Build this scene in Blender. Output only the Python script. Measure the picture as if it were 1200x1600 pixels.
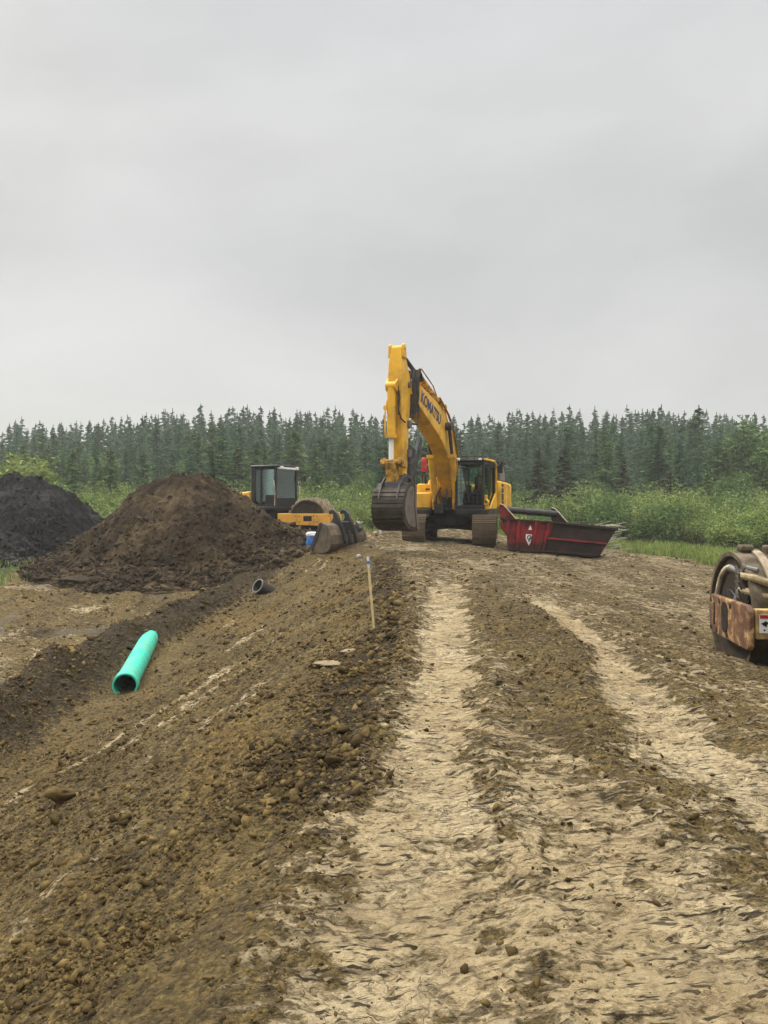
import bpy, bmesh, math, random
import numpy as np
from mathutils import Vector, Matrix, noise as mnoise

random.seed(7)
rng = np.random.default_rng(7)
R = math.radians
for o in list(bpy.data.objects):
    bpy.data.objects.remove(o, do_unlink=True)
SC = bpy.context.scene
COL = SC.collection

# ------------------------------------------------------------------ camera
CAMZ = 1.65
cam = bpy.data.cameras.new("camera")
cam.sensor_fit = 'VERTICAL'
cam.sensor_height = 36.0
cam.lens = 36.0 * 1200 / 1600
cam.shift_y = -10 / 1600
cam.clip_start = 0.05
cam.clip_end = 6000
camo = bpy.data.objects.new("camera", cam)
COL.objects.link(camo)
camo.location = (0, 0, CAMZ)
camo.rotation_euler = (R(90), 0, 0)
SC.camera = camo
SC.render.resolution_x = 768
SC.render.resolution_y = 1024

# ------------------------------------------------------------------ sky, sun, exposure
SUN_EL, SUN_AZ = R(42), R(305)
w = bpy.data.worlds.new("World")
SC.world = w
w.use_nodes = True
nt = w.node_tree
nt.nodes.clear()
N = nt.nodes.new
out = N('ShaderNodeOutputWorld')
bg = N('ShaderNodeBackground')
bg.inputs['Strength'].default_value = 0.1
sky = N('ShaderNodeTexSky')
sky.sky_type = 'NISHITA'
sky.sun_disc = False
sky.sun_elevation = SUN_EL
sky.sun_rotation = SUN_AZ
sky.air_density = 1.0
sky.dust_density = 4.0
tc = N('ShaderNodeTexCoord')
sep = N('ShaderNodeSeparateXYZ')
nt.links.new(tc.outputs['Generated'], sep.inputs[0])
ramp = N('ShaderNodeValToRGB')          # overcast: brighter towards the zenith
cr = ramp.color_ramp
cr.elements[0].position = 0.0
cr.elements[0].color = (0.392, 0.389, 0.380, 1)
cr.elements[1].position = 1.0
cr.elements[1].color = (3.0, 2.93, 2.74, 1)
for p, c in ((0.10, (0.383, 0.382, 0.374)), (0.30, (0.338, 0.338, 0.334)), (0.43, (0.398, 0.397, 0.391)), (0.58, (0.395, 0.400, 0.402)), (0.72, (1.9, 1.87, 1.78))):
    e = cr.elements.new(p)
    e.color = (*c, 1)
nt.links.new(sep.outputs['Z'], ramp.inputs[0])
mapn = N('ShaderNodeMapping')
mapn.inputs['Scale'].default_value = (1.0, 1.0, 2.2)
mapn.inputs['Rotation'].default_value = (0, R(8), 0)
nt.links.new(tc.outputs['Generated'], mapn.inputs[0])
cn = N('ShaderNodeTexNoise')
cn.inputs['Scale'].default_value = 1.9
cn.inputs['Detail'].default_value = 5
cn.inputs['Roughness'].default_value = 0.5
cn.inputs['Distortion'].default_value = 0.3
nt.links.new(mapn.outputs[0], cn.inputs['Vector'])
cm = N('ShaderNodeMapRange')
cm.inputs['From Min'].default_value = 0.28
cm.inputs['From Max'].default_value = 0.72
cm.inputs['To Min'].default_value = 8.7
cm.inputs['To Max'].default_value = 12.2
nt.links.new(cn.outputs['Fac'], cm.inputs['Value'])
vm = N('ShaderNodeVectorMath')
vm.operation = 'SCALE'
nt.links.new(ramp.outputs['Color'], vm.inputs[0])
nt.links.new(cm.outputs[0], vm.inputs['Scale'])
mx = N('ShaderNodeMix')
mx.data_type = 'RGBA'
mx.inputs['Factor'].default_value = 0.94
nt.links.new(sky.outputs[0], mx.inputs['A'])
nt.links.new(vm.outputs[0], mx.inputs['B'])
nt.links.new(mx.outputs['Result'], bg.inputs['Color'])
nt.links.new(bg.outputs[0], out.inputs[0])

sl = bpy.data.lights.new("sun", 'SUN')
sl.energy = 1.5
sl.angle = R(12)
sl.color = (1.0, 0.94, 0.83)
so = bpy.data.objects.new("sun", sl)
COL.objects.link(so)
so.location = (0, -20, 40)
so.rotation_euler = Vector((-math.sin(SUN_AZ) * math.cos(SUN_EL), -math.cos(SUN_AZ) * math.cos(SUN_EL), -math.sin(SUN_EL))).to_track_quat('-Z', 'Y').to_euler()

SC.view_settings.view_transform = 'Standard'
SC.view_settings.look = 'None'
SC.view_settings.exposure = 0.75
SC.view_settings.gamma = 1.0
SC.render.engine = 'CYCLES'
SC.cycles.use_denoising = True
SC.cycles.denoiser = 'OPENIMAGEDENOISE'
SC.cycles.denoising_input_passes = 'RGB_ALBEDO_NORMAL'
SC.cycles.max_bounces = 6
SC.cycles.diffuse_bounces = 3
SC.cycles.transparent_max_bounces = 12
SC.cycles.volume_bounces = 1

HAZE_DENSITY = 0.00072
HAZE_COLOR = (0.88, 0.91, 0.91)


# ------------------------------------------------------------------ noise in numpy
_perm = np.random.default_rng(11).permutation(256)
_perm = np.concatenate([_perm, _perm, _perm])
_gx = np.cos(np.arange(256) * 2 * np.pi / 256 * 37)
_gy = np.sin(np.arange(256) * 2 * np.pi / 256 * 37)


def pn(x, y, seed=0):
    x = np.asarray(x, float) + seed * 17.31
    y = np.asarray(y, float) + seed * 9.77
    xi = np.floor(x).astype(int)
    yi = np.floor(y).astype(int)
    xf, yf = x - xi, y - yi
    u = xf * xf * xf * (xf * (xf * 6 - 15) + 10)
    v = yf * yf * yf * (yf * (yf * 6 - 15) + 10)
    xi &= 255
    yi &= 255

    def g(ix, iy, fx, fy):
        h = _perm[_perm[ix & 255] + (iy & 255)]
        return _gx[h] * fx + _gy[h] * fy
    a = g(xi, yi, xf, yf)
    b = g(xi + 1, yi, xf - 1, yf)
    c = g(xi, yi + 1, xf, yf - 1)
    d = g(xi + 1, yi + 1, xf - 1, yf - 1)
    return (a + u * (b - a) + v * ((c + u * (d - c)) - (a + u * (b - a)))) * 1.5


def fbm(x, y, octv=4, seed=0, gain=0.5):
    s, a = 0, 1.0
    for i in range(octv):
        s = s + a * pn(x * 2 ** i, y * 2 ** i, seed + i * 3)
        a *= gain
    return s


def sst(a, b, x):
    t = np.clip((x - a) / (b - a), 0, 1)
    return t * t * (3 - 2 * t)


# ------------------------------------------------------------------ mesh helper
class MB:
    def __init__(s):
        s.v, s.f = [], []

    def add(s, vs, fs):
        n = len(s.v)
        s.v += [Vector(q) for q in vs]
        s.f += [tuple(i + n for i in f) for f in fs]
        return s

    def box(s, c, d, M=None):
        x, y, z = d[0] / 2, d[1] / 2, d[2] / 2
        vs = [Vector(p) for p in ((-x, -y, -z), (x, -y, -z), (x, y, -z), (-x, y, -z), (-x, -y, z), (x, -y, z), (x, y, z), (-x, y, z))]
        if M:
            vs = [M @ q for q in vs]
        return s.add([q + Vector(c) for q in vs], [(0, 3, 2, 1), (4, 5, 6, 7), (0, 1, 5, 4), (1, 2, 6, 5), (2, 3, 7, 6), (3, 0, 4, 7)])

    def loft(s, rings, closed=False, cap=True):
        n = len(rings[0])
        vs = [q for r in rings for q in r]
        fs = []
        m = len(rings)
        for i in range(m if closed else m - 1):
            a, b = i * n, ((i + 1) % m) * n
            for j in range(n):
                k = (j + 1) % n
                fs.append((a + j, a + k, b + k, b + j))
        if cap and not closed:
            fs.append(tuple(range(n - 1, -1, -1)))
            fs.append(tuple((m - 1) * n + j for j in range(n)))
        return s.add(vs, fs)

    def tube(s, path, r, n=8, cap=True):
        path = [Vector(p) for p in path]
        rings = []
        prev = None
        for i, p in enumerate(path):
            t = (path[min(i + 1, len(path) - 1)] - path[max(i - 1, 0)]).normalized()
            if prev is None:
                up = Vector((0, 0, 1)) if abs(t.z) < 0.9 else Vector((1, 0, 0))
                a = t.cross(up).normalized()
            else:
                a = (prev - t * prev.dot(t)).normalized()
            prev = a
            b = t.cross(a)
            rr = r[i] if isinstance(r, (list, tuple)) else r
            rings.append([p + (a * math.cos(2 * math.pi * j / n) + b * math.sin(2 * math.pi * j / n)) * rr for j in range(n)])
        return s.loft(rings, cap=cap)

    def cyl(s, p0, p1, r0, r1=None, n=16):
        return s.tube([p0, p1], [r0, r0 if r1 is None else r1], n)

    def prism(s, poly, f, a, b):
        """poly of 2-D points, f(u, v, w) -> point, extruded from w=a to w=b"""
        n = len(poly)
        vs = [Vector(f(u, v, a)) for u, v in poly] + [Vector(f(u, v, b)) for u, v in poly]
        fs = [tuple(range(n - 1, -1, -1)), tuple(range(n, 2 * n))]
        for j in range(n):
            k = (j + 1) % n
            fs.append((j, k, n + k, n + j))
        return s.add(vs, fs)

    def ring(s, c, ax, r0, r1, w, n=32):
        """annulus solid: axis ax, inner r0, outer r1, width w"""
        ax = Vector(ax).normalized()
        a = ax.orthogonal().normalized()
        b = ax.cross(a)
        c = Vector(c)
        rings = []
        for j in range(n):
            d = a * math.cos(2 * math.pi * j / n) + b * math.sin(2 * math.pi * j / n)
            rings.append([c + d * r0 - ax * w / 2, c + d * r1 - ax * w / 2, c + d * r1 + ax * w / 2, c + d * r0 + ax * w / 2])
        return s.loft(rings, closed=True)

    def xf(s, M):
        s.v = [M @ q for q in s.v]
        return s

    def build(s, name, mat, parent=None, bevel=0.0, smooth=35, loc=None):
        me = bpy.data.meshes.new(name)
        me.from_pydata([tuple(q) for q in s.v], [], s.f)
        bm = bmesh.new()
        bm.from_mesh(me)
        bmesh.ops.recalc_face_normals(bm, faces=bm.faces)
        bm.to_mesh(me)
        bm.free()
        me.materials.append(mat)
        if smooth:
            me.shade_smooth()
            me.set_sharp_from_angle(angle=R(smooth))
        o = bpy.data.objects.new(name, me)
        COL.objects.link(o)
        if bevel:
            b = o.modifiers.new("bevel", 'BEVEL')
            b.width = bevel
            b.segments = 2
            b.limit_method = 'ANGLE'
            b.angle_limit = R(40)
        if parent:
            o.parent = parent
        if loc is not None:
            o.location = loc
        return o


def np_mesh(name, verts, faces, mat, parent=None, smooth=False, nper=4):
    """verts (n,3), faces (m,nper) as numpy -> object"""
    me = bpy.data.meshes.new(name)
    n, m = len(verts), len(faces)
    me.vertices.add(n)
    me.vertices.foreach_set("co", np.ascontiguousarray(verts, dtype=np.float32).ravel())
    me.loops.add(m * nper)
    me.loops.foreach_set("vertex_index", np.ascontiguousarray(faces, dtype=np.int32).ravel())
    me.polygons.add(m)
    me.polygons.foreach_set("loop_start", np.arange(0, m * nper, nper, dtype=np.int32))
    if smooth:
        me.polygons.foreach_set("use_smooth", np.ones(m, dtype=bool))
    me.update(calc_edges=True)
    if mat:
        me.materials.append(mat)
    o = bpy.data.objects.new(name, me)
    COL.objects.link(o)
    if parent:
        o.parent = parent
    return o


def thing(name, label, cat, loc=(0, 0, 0), rz=0.0, group=None):
    o = bpy.data.objects.new(name, None)
    COL.objects.link(o)
    o.empty_display_size = 0.3
    o.location = loc
    o.rotation_euler = (0, 0, rz)
    return tag(o, label, cat, group)


def tag(o, label, cat=None, group=None, kind=None):
    if label:
        o['label'] = label
    if cat:
        o['category'] = cat
    if group:
        o['group'] = group
    if kind:
        o['kind'] = kind
    return o


# ------------------------------------------------------------------ materials
def node_mat(name):
    m = bpy.data.materials.new(name)
    m.use_nodes = True
    t = m.node_tree
    b = t.nodes['Principled BSDF']
    return m, t, b


def worn(name, col, rough=0.5, metal=0.0, dirt=(0.11, 0.08, 0.05), amount=0.35, scale=3.0, bump=0.15, second=None, low=None, grime=0.5):
    """paint or steel with uneven tone, mud and scuffs"""
    m, t, b = node_mat(name)
    n = t.nodes.new
    L = t.links.new
    co = n('ShaderNodeTexCoord')
    n1 = n('ShaderNodeTexNoise')
    n1.inputs['Scale'].default_value = scale
    n1.inputs['Detail'].default_value = 8
    n1.inputs['Roughness'].default_value = 0.65
    L(co.outputs['Object'], n1.inputs['Vector'])
    mr = n('ShaderNodeMapRange')
    mr.inputs['From Min'].default_value = 0.62 - amount * 0.5
    mr.inputs['From Max'].default_value = 0.74 - amount * 0.25
    L(n1.outputs['Fac'], mr.inputs['Value'])
    fac = mr.outputs[0]
    if low is not None:     # mud thrown up from the ground: thicker near the base
        sp = n('ShaderNodeSeparateXYZ')
        L(co.outputs['Object'], sp.inputs[0])
        mz = n('ShaderNodeMapRange')
        mz.inputs['From Min'].default_value = low
        mz.inputs['From Max'].default_value = low * 0.2
        mz.inputs['To Max'].default_value = 0.35
        L(sp.outputs['Z'], mz.inputs['Value'])
        ad = n('ShaderNodeMath')
        ad.operation = 'ADD'
        L(n1.outputs['Fac'], ad.inputs[0])
        L(mz.outputs[0], ad.inputs[1])
        L(ad.outputs[0], mr.inputs['Value'])
    mul = n('ShaderNodeMath')
    mul.operation = 'MULTIPLY'
    mul.inputs[1].default_value = grime + 0.4
    mul.use_clamp = True
    L(fac, mul.inputs[0])
    n2 = n('ShaderNodeTexNoise')
    n2.inputs['Scale'].default_value = scale * 4.3
    n2.inputs['Detail'].default_value = 4
    L(co.outputs['Object'], n2.inputs['Vector'])
    c0 = n('ShaderNodeMix')
    c0.data_type = 'RGBA'
    c0.inputs['A'].default_value = (*[c * 0.82 for c in col], 1)
    c0.inputs['B'].default_value = (*[min(1, c * 1.14) for c in (second or col)], 1)
    L(n2.outputs['Fac'], c0.inputs['Factor'])
    c1 = n('ShaderNodeMix')
    c1.data_type = 'RGBA'
    L(mul.outputs[0], c1.inputs['Factor'])
    L(c0.outputs['Result'], c1.inputs['A'])
    c1.inputs['B'].default_value = (*dirt, 1)
    L(c1.outputs['Result'], b.inputs['Base Color'])
    rr = n('ShaderNodeMapRange')
    rr.inputs['To Min'].default_value = rough
    rr.inputs['To Max'].default_value = 0.95
    L(mul.outputs[0], rr.inputs['Value'])
    L(rr.outputs[0], b.inputs['Roughness'])
    b.inputs['Metallic'].default_value = metal
    b.inputs['Specular IOR Level'].default_value = 0.35
    if bump:
        bp = n('ShaderNodeBump')
        bp.inputs['Strength'].default_value = bump
        bp.inputs['Distance'].default_value = 0.02
        L(n1.outputs['Fac'], bp.inputs['Height'])
        L(bp.outputs[0], b.inputs['Normal'])
    return m


def plain(name, col, rough=0.5, metal=0.0, var=0.2, scale=6):
    return worn(name, col, rough, metal, dirt=tuple(c * (1 - var) for c in col), amount=0.5, scale=scale, bump=0.05, grime=0.3)


def glass_mat(name, tint=(0.75, 0.85, 0.83), alpha_mix=0.35):
    m, t, b = node_mat(name)
    n = t.nodes.new
    L = t.links.new
    tr = n('ShaderNodeBsdfTransparent')
    tr.inputs[0].default_value = (*tint, 1)
    gl = n('ShaderNodeBsdfGlossy')
    gl.inputs['Roughness'].default_value = 0.03
    gl.inputs['Color'].default_value = (0.78, 0.9, 0.88, 1)
    fr = n('ShaderNodeFresnel')
    fr.inputs['IOR'].default_value = 1.6
    ad = n('ShaderNodeMath')
    ad.operation = 'ADD'
    ad.inputs[1].default_value = alpha_mix * 0.3
    L(fr.outputs[0], ad.inputs[0])
    ms = n('ShaderNodeMixShader')
    L(ad.outputs[0], ms.inputs[0])
    L(tr.outputs[0], ms.inputs[1])
    L(gl.outputs[0], ms.inputs[2])
    L(ms.outputs[0], t.nodes['Material Output'].inputs['Surface'])
    return m


def leaf_mat(name, c1, c2, c3, trans=0.3, scale=0.9):
    """foliage: tone varies through space and from plant to plant"""
    m, t, b = node_mat(name)
    n = t.nodes.new
    L = t.links.new
    oi = n('ShaderNodeObjectInfo')
    ge = n('ShaderNodeNewGeometry')
    n1 = n('ShaderNodeTexNoise')
    n1.inputs['Scale'].default_value = scale
    n1.inputs['Detail'].default_value = 5
    L(ge.outputs['Position'], n1.inputs['Vector'])
    mr = n('ShaderNodeMapRange')
    mr.inputs['From Min'].default_value = 0.32
    mr.inputs['From Max'].default_value = 0.68
    L(n1.outputs['Fac'], mr.inputs['Value'])
    a = n('ShaderNodeMix')
    a.data_type = 'RGBA'
    a.inputs['A'].default_value = (*c1, 1)
    a.inputs['B'].default_value = (*c2, 1)
    L(mr.outputs[0], a.inputs['Factor'])
    r2 = n('ShaderNodeMapRange')
    r2.inputs['To Max'].default_value = 0.75
    L(oi.outputs['Random'], r2.inputs['Value'])
    bmx = n('ShaderNodeMix')
    bmx.data_type = 'RGBA'
    L(r2.outputs[0], bmx.inputs['Factor'])
    L(a.outputs['Result'], bmx.inputs['A'])
    bmx.inputs['B'].default_value = (*c3, 1)
    pi = n('ShaderNodeMath')
    pi.operation = 'MULTIPLY'
    L(ge.outputs['Random Per Island'], pi.inputs[0])
    pi.inputs[1].default_value = 0.8
    sc_ = n('ShaderNodeMath')
    sc_.operation = 'ADD'
    sc_.inputs[1].default_value = 0.6
    L(pi.outputs[0], sc_.inputs[0])
    vm_ = n('ShaderNodeVectorMath')
    vm_.operation = 'SCALE'
    L(bmx.outputs['Result'], vm_.inputs[0])
    L(sc_.outputs[0], vm_.inputs['Scale'])
    d = n('ShaderNodeBsdfDiffuse')
    L(vm_.outputs[0], d.inputs['Color'])
    tl = n('ShaderNodeBsdfTranslucent')
    L(vm_.outputs[0], tl.inputs['Color'])
    ms = n('ShaderNodeMixShader')
    ms.inputs[0].default_value = trans
    L(d.outputs[0], ms.inputs[1])
    L(tl.outputs[0], ms.inputs[2])
    L(ms.outputs[0], t.nodes['Material Output'].inputs['Surface'])
    t.nodes.remove(b)
    return m


YEL = worn('excavator_yellow', (0.74, 0.40, 0.022), 0.42, amount=0.32, scale=1.6, bump=0.05, dirt=(0.30, 0.17, 0.045), grime=0.3)
YELD = worn('dirty_yellow', (0.66, 0.34, 0.02), 0.5, amount=0.55, scale=4.5, bump=0.2, dirt=(0.07, 0.045, 0.025))
ORG = worn('compactor_yellow', (0.70, 0.36, 0.055), 0.45, amount=0.2, scale=1.8, bump=0.05, dirt=(0.25, 0.15, 0.06))
BLK = worn('black_paint', (0.012, 0.013, 0.015), 0.4, amount=0.25, scale=3, dirt=(0.05, 0.04, 0.03))
GRY = worn('grey_steel', (0.16, 0.155, 0.15), 0.45, metal=0.6, amount=0.3, scale=4)
SHOE = worn('muddy_track_steel', (0.10, 0.085, 0.068), 0.6, metal=0.1, amount=0.7, scale=3.5, dirt=(0.20, 0.145, 0.09), bump=0.5)
BUCK = worn('worn_bucket_steel', (0.050, 0.038, 0.029), 0.5, metal=0.3, amount=0.4, scale=3, dirt=(0.030, 0.021, 0.014), bump=0.25)
BUCKS = worn('scoured_bucket_steel', (0.17, 0.14, 0.115), 0.45, metal=0.3, amount=0.3, scale=2.5, dirt=(0.12, 0.09, 0.065))
DKST = worn('dark_steel', (0.045, 0.045, 0.048), 0.45, metal=0.4, amount=0.35, scale=4, dirt=(0.06, 0.045, 0.035))
CHR = plain('chrome_rod', (0.75, 0.75, 0.74), 0.35, 0.0, 0.12)
ROD = plain('shaded_rod', (0.10, 0.085, 0.08), 0.3, 0.7)
RED = worn('bin_red', (0.24, 0.011, 0.016), 0.42, amount=0.42, scale=2.4, dirt=(0.035, 0.016, 0.013), bump=0.2, low=0.25, grime=0.5)
REDD = worn('bin_rusty_red', (0.030, 0.013, 0.011), 0.6, amount=0.5, scale=2.5, dirt=(0.016, 0.012, 0.010), bump=0.2)
EXTR = plain('extinguisher_red', (0.42, 0.02, 0.03), 0.35)
RUB = worn('black_rubber', (0.015, 0.015, 0.015), 0.7, amount=0.35, scale=5, dirt=(0.07, 0.055, 0.04))
HOSE = worn('muddy_hose', (0.36, 0.28, 0.15), 0.6, amount=0.4, scale=8, dirt=(0.12, 0.09, 0.05))
GLS = glass_mat('cab_glass', (0.80, 0.92, 0.89), 0.16)
BUCKW = worn('muddy_bucket_steel', (0.15, 0.115, 0.08), 0.6, metal=0.15, amount=0.5, scale=3, dirt=(0.06, 0.043, 0.028), bump=0.3)
PADM = worn('muddy_pads', (0.34, 0.28, 0.19), 0.6, amount=0.5, scale=5, dirt=(0.14, 0.10, 0.06))
TAN = worn('faded_yellow_paint', (0.52, 0.36, 0.13), 0.5, amount=0.35, scale=4, dirt=(0.20, 0.13, 0.06))
WHT = plain('white_paint', (0.78, 0.77, 0.74), 0.5, 0, 0.25)
NAVY = plain('navy_lettering', (0.05, 0.045, 0.10), 0.5)
DRUM = worn('drum_steel', (0.17, 0.135, 0.095), 0.55, metal=0.3, amount=0.65, scale=3.2, dirt=(0.055, 0.039, 0.022), bump=0.3)
DRUMM = worn('muddy_drum_end', (0.020, 0.014, 0.009), 0.8, amount=0.4, scale=3.5, dirt=(0.06, 0.042, 0.024), bump=0.4)
PIPEG = worn('green_pvc', (0.03, 0.50, 0.36), 0.38, amount=0.38, scale=2.6, dirt=(0.12, 0.22, 0.14), bump=0.03, grime=0.2)
WOOD = plain('pale_lath', (0.62, 0.50, 0.27), 0.8, 0, 0.3, 14)
BARK = plain('bark', (0.075, 0.06, 0.05), 0.95, 0, 0.4, 8)
DEADW = plain('bare_grey_twigs', (0.10, 0.085, 0.075), 0.95, 0, 0.4, 8)
CREAM = worn('muddy_cream_paint', (0.62, 0.54, 0.40), 0.5, amount=0.35, scale=5, dirt=(0.22, 0.16, 0.1))
SEATM = plain('orange_cloth', (0.45, 0.12, 0.06), 0.8)
GREYP = worn('grey_plastic_cowl', (0.20, 0.19, 0.18), 0.5, amount=0.3, scale=5)

# rust plate: yellow paint flaking to rust
RUST, t_, b_ = node_mat('flaking_rust_plate')
n_ = t_.nodes.new
co_ = n_('ShaderNodeTexCoord')
na = n_('ShaderNodeTexNoise')
na.inputs['Scale'].default_value = 4.0
na.inputs['Detail'].default_value = 9
na.inputs['Roughness'].default_value = 0.72
na.inputs['Distortion'].default_value = 0.6
t_.links.new(co_.outputs['Object'], na.inputs['Vector'])
rp = n_('ShaderNodeValToRGB')
for i, (p, c) in enumerate(((0.0, (0.030, 0.018, 0.013)), (0.43, (0.085, 0.036, 0.018)), (0.51, (0.145, 0.066, 0.028)), (0.56, (0.27, 0.155, 0.065)), (0.62, (0.44, 0.29, 0.12)), (1.0, (0.56, 0.42, 0.20)))):
    e = rp.color_ramp.elements[i] if i < 2 else rp.color_ramp.elements.new(p)
    e.position = p
    e.color = (*c, 1)
t_.links.new(na.outputs['Fac'], rp.inputs[0])
t_.links.new(rp.outputs[0], b_.inputs['Base Color'])
b_.inputs['Roughness'].default_value = 0.75
bp_ = n_('ShaderNodeBump')
bp_.inputs['Strength'].default_value = 0.4
bp_.inputs['Distance'].default_value = 0.01
t_.links.new(na.outputs['Fac'], bp_.inputs['Height'])
t_.links.new(bp_.outputs[0], b_.inputs['Normal'])


# ------------------------------------------------------------------ terrain
def interp(y, pts):
    p = np.array(pts, float)
    return np.interp(y, p[:, 0], p[:, 1])


T1 = [(-20, -2.0), (0, -0.12), (2.4, 0.0), (3.9, 0.18), (4.8, 0.26), (7.6, 0.60), (12, 0.95), (20, 1.6), (25, 2.0), (60, 3)]
T2 = [(-20, 6.0), (0, 3.6), (4.5, 2.35), (5.0, 2.05), (6.4, 2.12), (9.2, 2.6), (12.5, 2.62), (16, 2.7), (24, 3.6), (60, 5)]
XL = [(-20, -0.5), (0, -0.55), (4, -0.45), (8, -0.15), (12, 0.15), (18, 0.15), (24, -0.2), (26, -1.6), (28, -2.6), (34, -3.0), (60, -3.0)]
BX = [(-20, -5.6), (8, -5.3), (13, -5.75), (16, -5.9), (20, -5.3), (24, -4.4), (27, -3.6)]


def H0(x, y):
    """smooth lie of the land"""
    x = np.asarray(x, float)
    y = np.asarray(y, float)
    zr = 0.015 * np.clip(y - 2, 0, 26) - 0.0 * x
    # crossfall to the right of the crown
    k = np.interp(y, [0, 4, 8, 11, 16, 22, 28], [0.02, 0.06, 0.14, 0.235, 0.15, 0.085, 0.085])
    dx = np.clip(x - 1.9, 0, None)
    zright = -k * (np.sqrt(dx * dx + 0.25) - 0.5)
    # left slope
    u = interp(y, XL) - x
    sl_ = np.interp(y, [0, 20, 24, 30], [0.40, 0.40, 0.33, 0.25])
    sp = np.log1p(np.exp(np.clip(u * 4.5, -40, 40))) / 4.5
    zl = -sl_ * sp
    z = zr + zl + zright
    toe = np.interp(y, [0, 10, 17, 22, 27, 34], [-1.7, -1.68, -1.6, -1.2, -0.65, -0.8])
    # floor to the left
    left = sst(0.2, 2.0, -x)
    floor_l = toe - 0.38 * sst(-6.4, -7.0, x) * sst(24, 20, y) + 0.05 * np.clip(-x - 9, 0, 8)
    floor = left * floor_l + (1 - left) * np.interp(y, [0, 10, 26, 40], [-1.1, -1.1, -1.05, -1.25])
    a = 6.0
    m = np.maximum(z, floor)
    z = m + np.log(np.exp((z - m) * a) + np.exp((floor - m) * a)) / a - 0.0
    # berm by the trench
    bx = interp(y, BX)
    q = (x - bx)
    bh = np.interp(y, [-5, 3, 8, 14, 20, 24, 28], [0.3, 0.45, 0.6, 0.62, 0.52, 0.3, 0.0])
    wob = 0.18 * pn(y * 0.6, x * 0.0 + 3.3, 5)
    z = z + (bh + 0.22 * pn(x * 0.9, y * 0.9, 8)) * np.exp(-((q + wob) / 0.62) ** 2) * sst(29, 24, y)
    # the pad ends behind the machines
    far = sst(36, 46, y)
    z = z + 0.50 * np.exp(-(((x - 2.9) / 2.4) ** 2 + ((y - 34.6) / 1.9) ** 2))
    z = z * (1 - far) + far * (-1.25 + 0.25 * fbm(x * 0.03, y * 0.03, 3, 21))
    # small heap beside the left track
    z = z + 0.42 * np.exp(-(((x + 0.05) / 0.95) ** 2 + ((y - 27.2) / 1.3) ** 2))
    z = z + 0.18 * np.exp(-(((x - 7.6) / 0.7) ** 2 + ((y - 23.6) / 0.9) ** 2))
    return z


def wet_(flats, x, y):
    return flats * sst(0.42, 0.62, fbm(x * 0.42, y * 0.42, 3, 91)) * 0.8


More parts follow.
